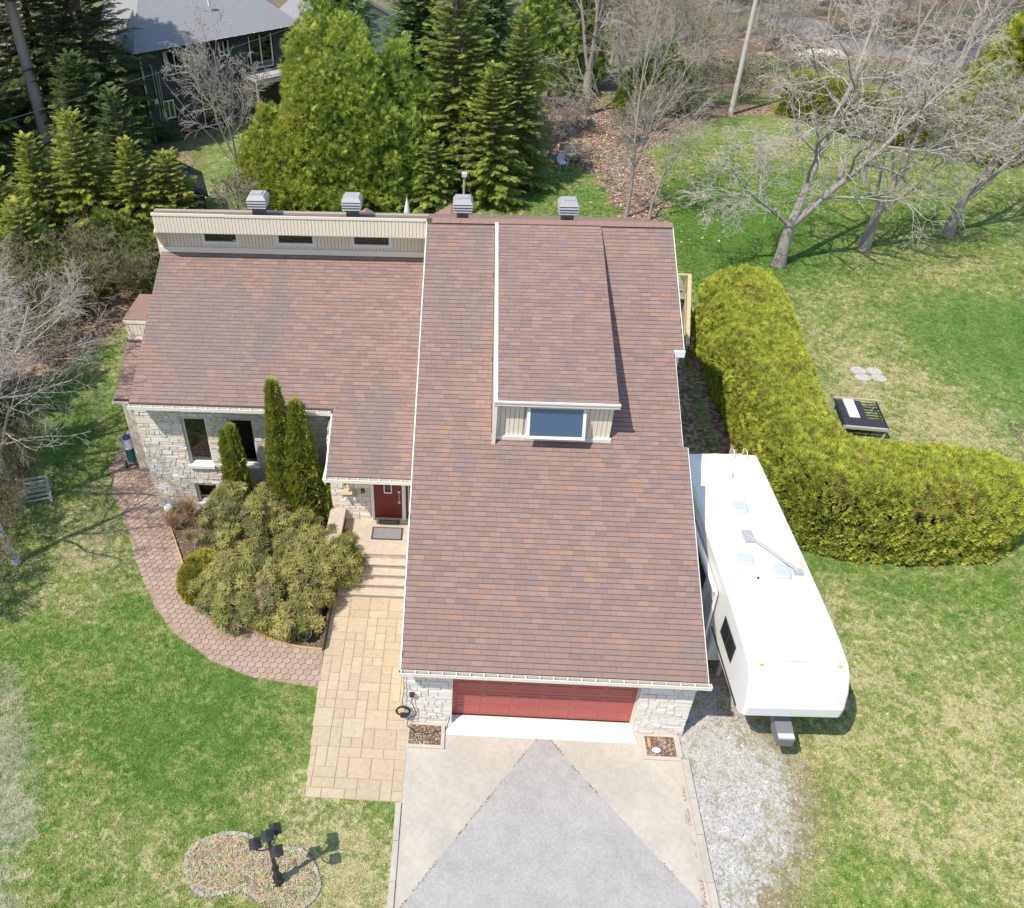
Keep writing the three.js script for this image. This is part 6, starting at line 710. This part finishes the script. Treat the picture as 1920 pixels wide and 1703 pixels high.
bareTree(14.3, -52.3, bareParts(424, { h: 9.5, r: 0.13, kids: [12, 8, 5, 3], spread: 0.95, leaders: [[0.1, 1, 0, 8, 0.1], [0.35, 1, 0.1, 7.5, 0.09], [-0.3, 1, 0, 7, 0.08]], leafTone: [0.42, 0.38, 0.1], leafN: 0.9 }), 'yellow green budding tree left of the pale pole', gW, {});
// woodland of bare trees: three builds repeated at many sizes
{
  const kinds = [bareParts(431, { h: 11, r: 0.16, levels: 4, kids: [10, 7, 5, 2], spread: 0.85, twigR: 0.012 }), bareParts(432, { h: 10, r: 0.15, levels: 4, kids: [9, 7, 5, 2], spread: 1, twigR: 0.012, leaders: [[0.2, 1, 0, 8.5, 0.12], [-0.3, 1, 0.1, 8, 0.1]] }), bareParts(433, { h: 6, r: 0.08, levels: 4, kids: [9, 7, 4, 2], spread: 1.1, twigR: 0.01, leaders: [[0.3, 1, 0, 4.6, 0.06], [-0.4, 1, 0.2, 4.4, 0.06], [0, 1, -0.4, 4.6, 0.05], [0.5, 0.8, 0.4, 4, 0.05]] })];
  const R = rng(77), spots = [];
  for (let k = 0; spots.length < 62 && k < 2000; k++) { const x = lerp(13, 70, R()), z = lerp(-104, -57.5, R()); if (x > -z * 0.72 + 2 || (x > 24 && x < 38 && z > -72 && R() < 0.55)) continue; if (spots.every(([a, b]) => (a - x) ** 2 + (b - z) ** 2 > 9)) spots.push([x, z]); }
  spots.push([4, -70], [0.5, -66], [-3, -78], [8, -84], [12, -70]);
  spots.forEach(([x, z], i) => bareTree(x, z, kinds[i % 3], 'grey leafless tree of the dense wood beyond the lawns', 'grey leafless trees of the far wood', { rot: R() * 6.28, s: 0.85 + 0.4 * R(), tw: i % 2 ? twigMat : twigBrown, name: 'bare_tree' }));
  const sh = bareParts(434, { h: 2.4, r: 0.03, levels: 3, kids: [7, 6, 4], spread: 1, twigR: 0.007, leaders: Array.from({ length: 9 }, (_, i) => [Math.cos(i * 2.4) * 0.6, 1, Math.sin(i * 2.4) * 0.6, 1.5 + 0.5 * ((i * 31) % 10) / 10, 0.022]), leafTone: [0.2, 0.21, 0.06], leafN: 0.75 });
  const L1 = [[-14.0, -6.4, 0.95, 'budding twiggy shrub behind the birch trunk'], [-13.5, -4.4, 0.8, 'budding twiggy shrub in front of the birch trunk'], [-14.9, -9.6, 1.1, 'twiggy shrub behind the long shadow tree'], [-14.9, -7.6, 1.0, 'twiggy shrub at the foot of the long shadow tree'], [-13.0, -3.2, 0.6, 'smallest budding shrub at the grey lower left ground'], [-16.9, -16.9, 1.3, 'twiggy shrub at the left end of the mown strip'], [-18.3, -19.6, 1.5, 'olive twiggy shrub under the left bare trees'], [-16.6, -21.9, 1.3, 'dense twiggy shrub at the brown soil edge'], [-14.9, -23.4, 1.15, 'dark twiggy shrub nearest the wing roof'], [-20.5, -22.8, 1.5, 'olive twiggy shrub below the young spruces'], [-17.6, -24.4, 1.4, 'twiggy shrub between the spruces and the soil strip']];
  for (const [x, z, s, l] of L1) bareTree(x, z, sh, l, 'twiggy shrubs at the left edge', { rot: x * 7, s, tw: std([0.3, 0.27, 0.2], 0.95), bk: twigBrown, name: 'twiggy_shrub' });
  for (const [x, z, s, l] of [[5.6, -48.6, 1.2, 'twiggy bush at the left end of the leaf litter'], [8.6, -49.4, 1.3, 'twiggy bush in front of the many stemmed tree'], [12.2, -47.6, 1.1, 'twiggy bush at the right end of the leaf litter'], [14.2, -50.2, 1.4, 'twiggy bush below the round low cedar'], [19.0, -56.0, 1.4, 'twiggy bush left of the far hedge'], [-12.0, -32.8, 1.2, 'grey twiggy bush beside the first roof ventilator'], [22.4, -57.5, 1.5, 'twiggy bush at the far hedge start'], [27.5, -57.8, 1.6, 'twiggy bush behind the middle of the far hedge'], [31.8, -54.5, 1.6, 'twiggy bush behind the right part of the far hedge'], [35.5, -53.5, 1.7, 'twiggy bush left of the big right cedar'], [16.6, -53.2, 1.4, 'twiggy bush at the foot of the pale pole']]) bareTree(x, z, sh, l, 'twiggy bushes at the wood edge', { rot: z * 3, s, name: 'twiggy_bush' });
  // evergreen undergrowth on the left
  const und = (x, z, seed, h, r, l, tones) => cedar(x, z, seed, h, r, l, 'low evergreens on the left border', { n: 1900, size: 1.5, lobes: 8, name: 'spreading_yew', tones });
  und(-15.3, -25.4, 361, 2.2, 2.0, 'spreading dark green yew behind the wing roof edge', [[0.114, 0.171, 0.038], [0.19, 0.247, 0.049], [0.285, 0.332, 0.057]]); und(-18.6, -22.6, 362, 2.6, 2.2, 'olive green yew left of the soil strip', [[0.171, 0.209, 0.057], [0.247, 0.275, 0.076], [0.114, 0.152, 0.042]]); und(-21.6, -20, 363, 3.2, 2.6, 'olive yew under the leaning bare trees', [[0.19, 0.228, 0.067], [0.266, 0.294, 0.085], [0.133, 0.171, 0.048]]); und(-23.6, -25, 364, 4.6, 2.6, 'pale olive evergreen at the left border', [[0.285, 0.314, 0.095], [0.361, 0.38, 0.114], [0.19, 0.228, 0.067]]); und(-17.4, -27, 365, 2.6, 2.0, 'green yew in front of the young spruces', [[0.152, 0.209, 0.046], [0.228, 0.285, 0.057], [0.304, 0.342, 0.057]]);
}
// ---------- neighbouring houses and far things ----------
{
  const t = thing('dark_neighbour_house', 'two storey house with charcoal siding, grey hip roof and balcony', 'house', [-21.2, 0, -46.2]); t.rotation.y = Math.atan2(0.681, 0.7323);
  // local x along the charcoal wall, local z towards the viewer
  const L = 12.2, D = 9.5, H = 6.05, dark = std([0.055, 0.06, 0.066], 0.7), lap = std([0.06, 0.065, 0.072], 0.65), pale = std([0.62, 0.6, 0.56], 0.7), black = std([0.018, 0.018, 0.02], 0.5), holes = [[1.77, 3.32, 4.11, 5.7], [6.0, 6.85, 4.68, 5.75], [8.45, 10.4, 3.4, 5.75], [1.12, 1.97, 1.29, 2.55], [4.09, 5.9, 0.15, 2.43]];
  const w = wallWithHoles(0, L, 0, H, -0.2, 0, holes, dark, t, 'front_wall'); const lb = new B(); for (let y = 0.05; y < H; y += 0.14) { let segs = [[0, L]]; for (const q of holes) if (y + 0.14 > q[2] - 0.1 && y < q[3] + 0.1) segs = segs.flatMap(([a, b]) => (q[1] + 0.12 < a || q[0] - 0.12 > b ? [[a, b]] : [[a, q[0] - 0.12], [q[1] + 0.12, b]].filter(([c, d]) => d - c > 0.05))); for (const [a, b] of segs) lb.hexa([[a, y, 0], [b, y, 0], [b, y, 0.022], [a, y, 0.022], [a, y + 0.14, 0], [b, y + 0.14, 0], [b, y + 0.14, 0.006], [a, y + 0.14, 0.006]]); } stuffPart(lb.build('lap_siding', lap, w));
  rbox(0, 0.2, 0, H, -D, -0.2).build('side_wall', pale, t); rbox(L - 0.2, L, 0, H, -D, -0.2).build('side_wall', dark, t); rbox(0, L, 0, H, -D - 0.2, -D).build('rear_wall', dark, t);
  for (const q of holes) { const tr = new B(); tr.box(q[0] - 0.12, q[0], q[2] - 0.12, q[3] + 0.12, 0, 0.03).box(q[1], q[1] + 0.12, q[2] - 0.12, q[3] + 0.12, 0, 0.03).box(q[0], q[1], q[3], q[3] + 0.12, 0, 0.03).box(q[0], q[1], q[2] - 0.12, q[2], 0, 0.03); tr.build('window_surround', black, t); windowUnit(t, q[0], q[1], q[2], q[3], 0.0, 0.09, { mid: 1 }); }
  new B().poly([[1.92, 4.3, -0.12], [2.3, 4.3, -0.12], [2.06, 5.6, -0.12], [1.92, 5.6, -0.12]]).build('curtain', std([0.6, 0.58, 0.53], 0.9), t);
  { const o = 0.5, e = H - 0.1, r = H + 3.4, shingle = std([0.31, 0.32, 0.34], 0.9, { map: granule }), b = new B(), rz = -D / 2, A = [-o, e, o], Bq = [L + o + 0.2, e, o], C = [L + o + 0.2, e, -D - o], E = [-o, e, -D - o], R1 = [3.2, r, rz], R2 = [L - 3.2, r, rz]; b.poly([A, Bq, R2, R1]).poly([Bq, C, R2]).poly([C, E, R1, R2]).poly([E, A, R1]); const rf = b.build('roof', shingle, t); const rows = new B(); for (let k = 1; k < 36; k++) { const f = k / 36, p = (u, v) => [lerp(u[0], v[0], f), lerp(u[1], v[1], f) + 0.012, lerp(u[2], v[2], f)], l = p(A, R1), q = p(Bq, R2); rows.poly([[l[0], l[1], l[2] + 0.0], [q[0], q[1], q[2]], [q[0], q[1] + 0.004, q[2] - 0.05], [l[0], l[1] + 0.004, l[2] - 0.05]]); } stuffPart(rows.build('shingle_courses', std([0.2, 0.21, 0.22], 0.95), rf)); const f = new B(); f.box(-o, L + o + 0.2, e - 0.16, e + 0.01, o, o + 0.1).box(-o - 0.1, -o, e - 0.16, e + 0.01, -D - o, o + 0.1); f.build('gutter', black, t); for (let x = -0.3; x < L + 0.6; x += 0.75) rbox(x, x + 0.05, e + 0.012, e + 0.03, o - 0.02, o + 0.1).build('hanger', whitePaint, t); rbox(-o + 0.02, L + o, e - 0.18, e - 0.165, -0.1, o).build('soffit', black, t); mesh('vent_pipe', new THREE.CylinderGeometry(0.09, 0.1, 0.6, 10).translate(6.6, H + 1.9, -1.6), std([0.75, 0.75, 0.74], 0.6), t); }
  { const d = new B(); d.box(7.5, 12.1, 3.12, 3.27, 0.03, 2.2); d.build('balcony_floor', std([0.5, 0.49, 0.47], 0.8), t); rbox(7.5, 12.1, 2.9, 3.11, 2.12, 2.2).build('balcony_edge', std([0.66, 0.64, 0.6], 0.7), t); const rl = new B(); const rail = (x0, z0, x1, z1) => { rl.bar([x0, 4.25, z0], [x1, 4.25, z1], 0.03, 4).bar([x0, 3.38, z0], [x1, 3.38, z1], 0.02, 4); const n = Math.round(Math.hypot(x1 - x0, z1 - z0) / 0.16); for (let k = 0; k <= n; k++) rl.bar([lerp(x0, x1, k / n), 3.3, lerp(z0, z1, k / n)], [lerp(x0, x1, k / n), 4.25, lerp(z0, z1, k / n)], 0.012, 4); }; rail(7.55, 0.1, 7.55, 2.15); rail(7.55, 2.15, 12.05, 2.15); rail(12.05, 0.1, 12.05, 2.15); rl.build('balcony_railing', black, t); for (const x of [7.6, 12.0]) rbox(x - 0.07, x + 0.07, 0, 3.1, 2.0, 2.14).build('balcony_post', std([0.4, 0.38, 0.35], 0.8), t); }
  { const p = new B(); p.tube([V(0.62, 5.1, 0.08), V(0.75, 4.9, 0.08), V(0.78, 1.3, 0.08)], 0.045, 6).tube([V(0.98, 4.6, 0.08), V(0.98, 1.3, 0.08)], 0.04, 6).tube([V(1.16, 4.5, 0.08), V(1.1, 1.5, 0.08)], 0.04, 6); p.build('service_pipes', std([0.5, 0.51, 0.53], 0.4, { metalness: 0.4 }), t); rbox(0.5, 0.78, 2.5, 2.8, 0.03, 0.15).build('meter_box', std([0.65, 0.66, 0.68], 0.5), t); rbox(1.0, 1.22, 1.5, 1.85, 0.03, 0.16).build('meter_box', std([0.6, 0.61, 0.63], 0.5), t); }
  rbox(0, 0.12, 0, H - 0.2, 0.0, 0.09).build('corner_board', pale, t);
}
{
  const t = thing('white_garage', 'white walled garage beyond the dark neighbouring house', 'garage', [-10.2, 0, -64]); t.rotation.y = 0.75; const W = 3.2, Dp = 4, H = 4.6, w = std([0.78, 0.78, 0.78], 0.6), b = new B(), P = [[-W, 0], [W, 0], [W, H], [0, H + 1.7], [-W, H]]; b.poly(P.map(([x, y]) => [x, y, Dp])); b.poly(P.map(([x, y]) => [x, y, -Dp]).reverse()); b.poly([[-W, 0, -Dp], [-W, 0, Dp], [-W, H, Dp], [-W, H, -Dp]]); b.poly([[W, 0, Dp], [W, 0, -Dp], [W, H, -Dp], [W, H, Dp]]); b.build('walls', w, t); const r = new B(), o = 0.35; for (const s of [-1, 1]) r.hexa([[0, H + 1.72, -Dp - o], [s * (W + o), H - 0.16, -Dp - o], [s * (W + o), H - 0.16, Dp + o], [0, H + 1.72, Dp + o], [0, H + 1.86, -Dp - o], [s * (W + o), H - 0.02, -Dp - o], [s * (W + o), H - 0.02, Dp + o], [0, H + 1.86, Dp + o]]); r.build('roof', std([0.26, 0.26, 0.27], 0.9), t); const f = new B(); for (const s of [-1, 1]) f.hexa([[0, H + 1.66, Dp + o], [s * (W + o), H - 0.22, Dp + o], [s * (W + o), H - 0.22, Dp + o + 0.05], [0, H + 1.66, Dp + o + 0.05], [0, H + 1.9, Dp + o], [s * (W + o), H + 0.02, Dp + o], [s * (W + o), H + 0.02, Dp + o + 0.05], [0, H + 1.9, Dp + o + 0.05]]); f.build('barge_board', std([0.8, 0.8, 0.8], 0.5), t);
}
{
  const t = thing('dark_shed', 'low dark green shed behind the left end of the ridge', 'shed', [-15.4, 0, -33.2]); t.rotation.y = 0.35; const c = std([0.022, 0.028, 0.026], 0.8), w = 1.3, d = 1.8; rbox(-w, w, 0, 1.9, -d, d).build('walls', std([0.03, 0.035, 0.03], 0.8), t); for (const s of [-1, 1]) { const b = new B(); b.hexa([[0, 2.75, -d - 0.2], [s * (w + 0.2), 1.8, -d - 0.2], [s * (w + 0.2), 1.8, d + 0.2], [0, 2.75, d + 0.2], [0, 2.82, -d - 0.2], [s * (w + 0.2), 1.87, -d - 0.2], [s * (w + 0.2), 1.87, d + 0.2], [0, 2.82, d + 0.2]]); b.build('roof_slope', c, t); } const g = new B(); for (const z of [-d, d]) g.poly([[-w, 1.9, z], [w, 1.9, z], [0, 2.72, z]]); g.build('gable', std([0.03, 0.035, 0.03], 0.8), t); rbox(-0.16, 0.16, 2.6, 3.15, -d + 0.1, -d + 0.4).build('flue', std([0.015, 0.015, 0.015], 0.7), t);
}
{
  const t = thing('utility_pole', 'pale weathered pole standing at the wood edge', 'pole', [21.1, 0, -54.3]); new B().tube([V(0, 0, 0), V(0, 6, 0), V(0, 11, 0)], [0.2, 0.17, 0.13], 12).build('shaft', bark([0.6, 0.57, 0.53]), t); rbox(-1.1, 1.1, 10.2, 10.32, -0.06, 0.06).build('cross_arm', barkGrey, t);
  const wire = (name, a, b, sag, label) => { const p = []; for (let k = 0; k <= 24; k++) { const f = k / 24; p.push(V(lerp(a[0], b[0], f), lerp(a[1], b[1], f) - sag * 4 * f * (1 - f), lerp(a[2], b[2], f))); } const m = new B().tube(p, 0.018, 5).build(name, std([0.12, 0.12, 0.13], 0.6), null); tag(m, label, 'wire', 'overhead wires at the left'); };
  wire('overhead_wire', [-24.2, 6.3, -28.6], [-11.6, 6.5, -50.9], 0.12, 'long overhead wire crossing the dark house and the giant spruce'); wire('overhead_wire', [-19.6, 5.2, -44.6], [-13.5, 1.6, -38.6], 0.3, 'thin wire dropping from the dark house towards the shed');
}
{
  structure('road', flatPoly([[30, -92], [36, -74], [44, -69], [64, -76], [90, -100], [90, -110], [58, -84], [45, -75], [39, -79], [35, -96]], -0.012), std([0.22, 0.21, 0.2], 0.95, { map: grainMap }), 'grey lane beyond the wood at the upper right');
  const t = thing('tarpaulin_heap', 'pale tarpaulin heap on grass beyond the wood', 'tarpaulin', [33.3, 0, -71.8]), g = new THREE.SphereGeometry(1, 18, 8, 0, 6.2832, 0, 1.5708), p = g.attributes.position; for (let i = 0; i < p.count; i++) p.setY(i, p.getY(i) * (0.75 + 0.5 * vn(p.getX(i) * 3 + 4, p.getZ(i) * 3))); g.scale(2.2, 0.7, 1.1); g.computeVertexNormals(); mesh('sheet', g, std([0.5, 0.46, 0.42], 0.85), t); rbox(-1.9, 1.9, 0, 0.12, -0.9, 0.9).build('pallet', std([0.3, 0.25, 0.2], 0.9), t);
}
renderer.render(scene, camera);
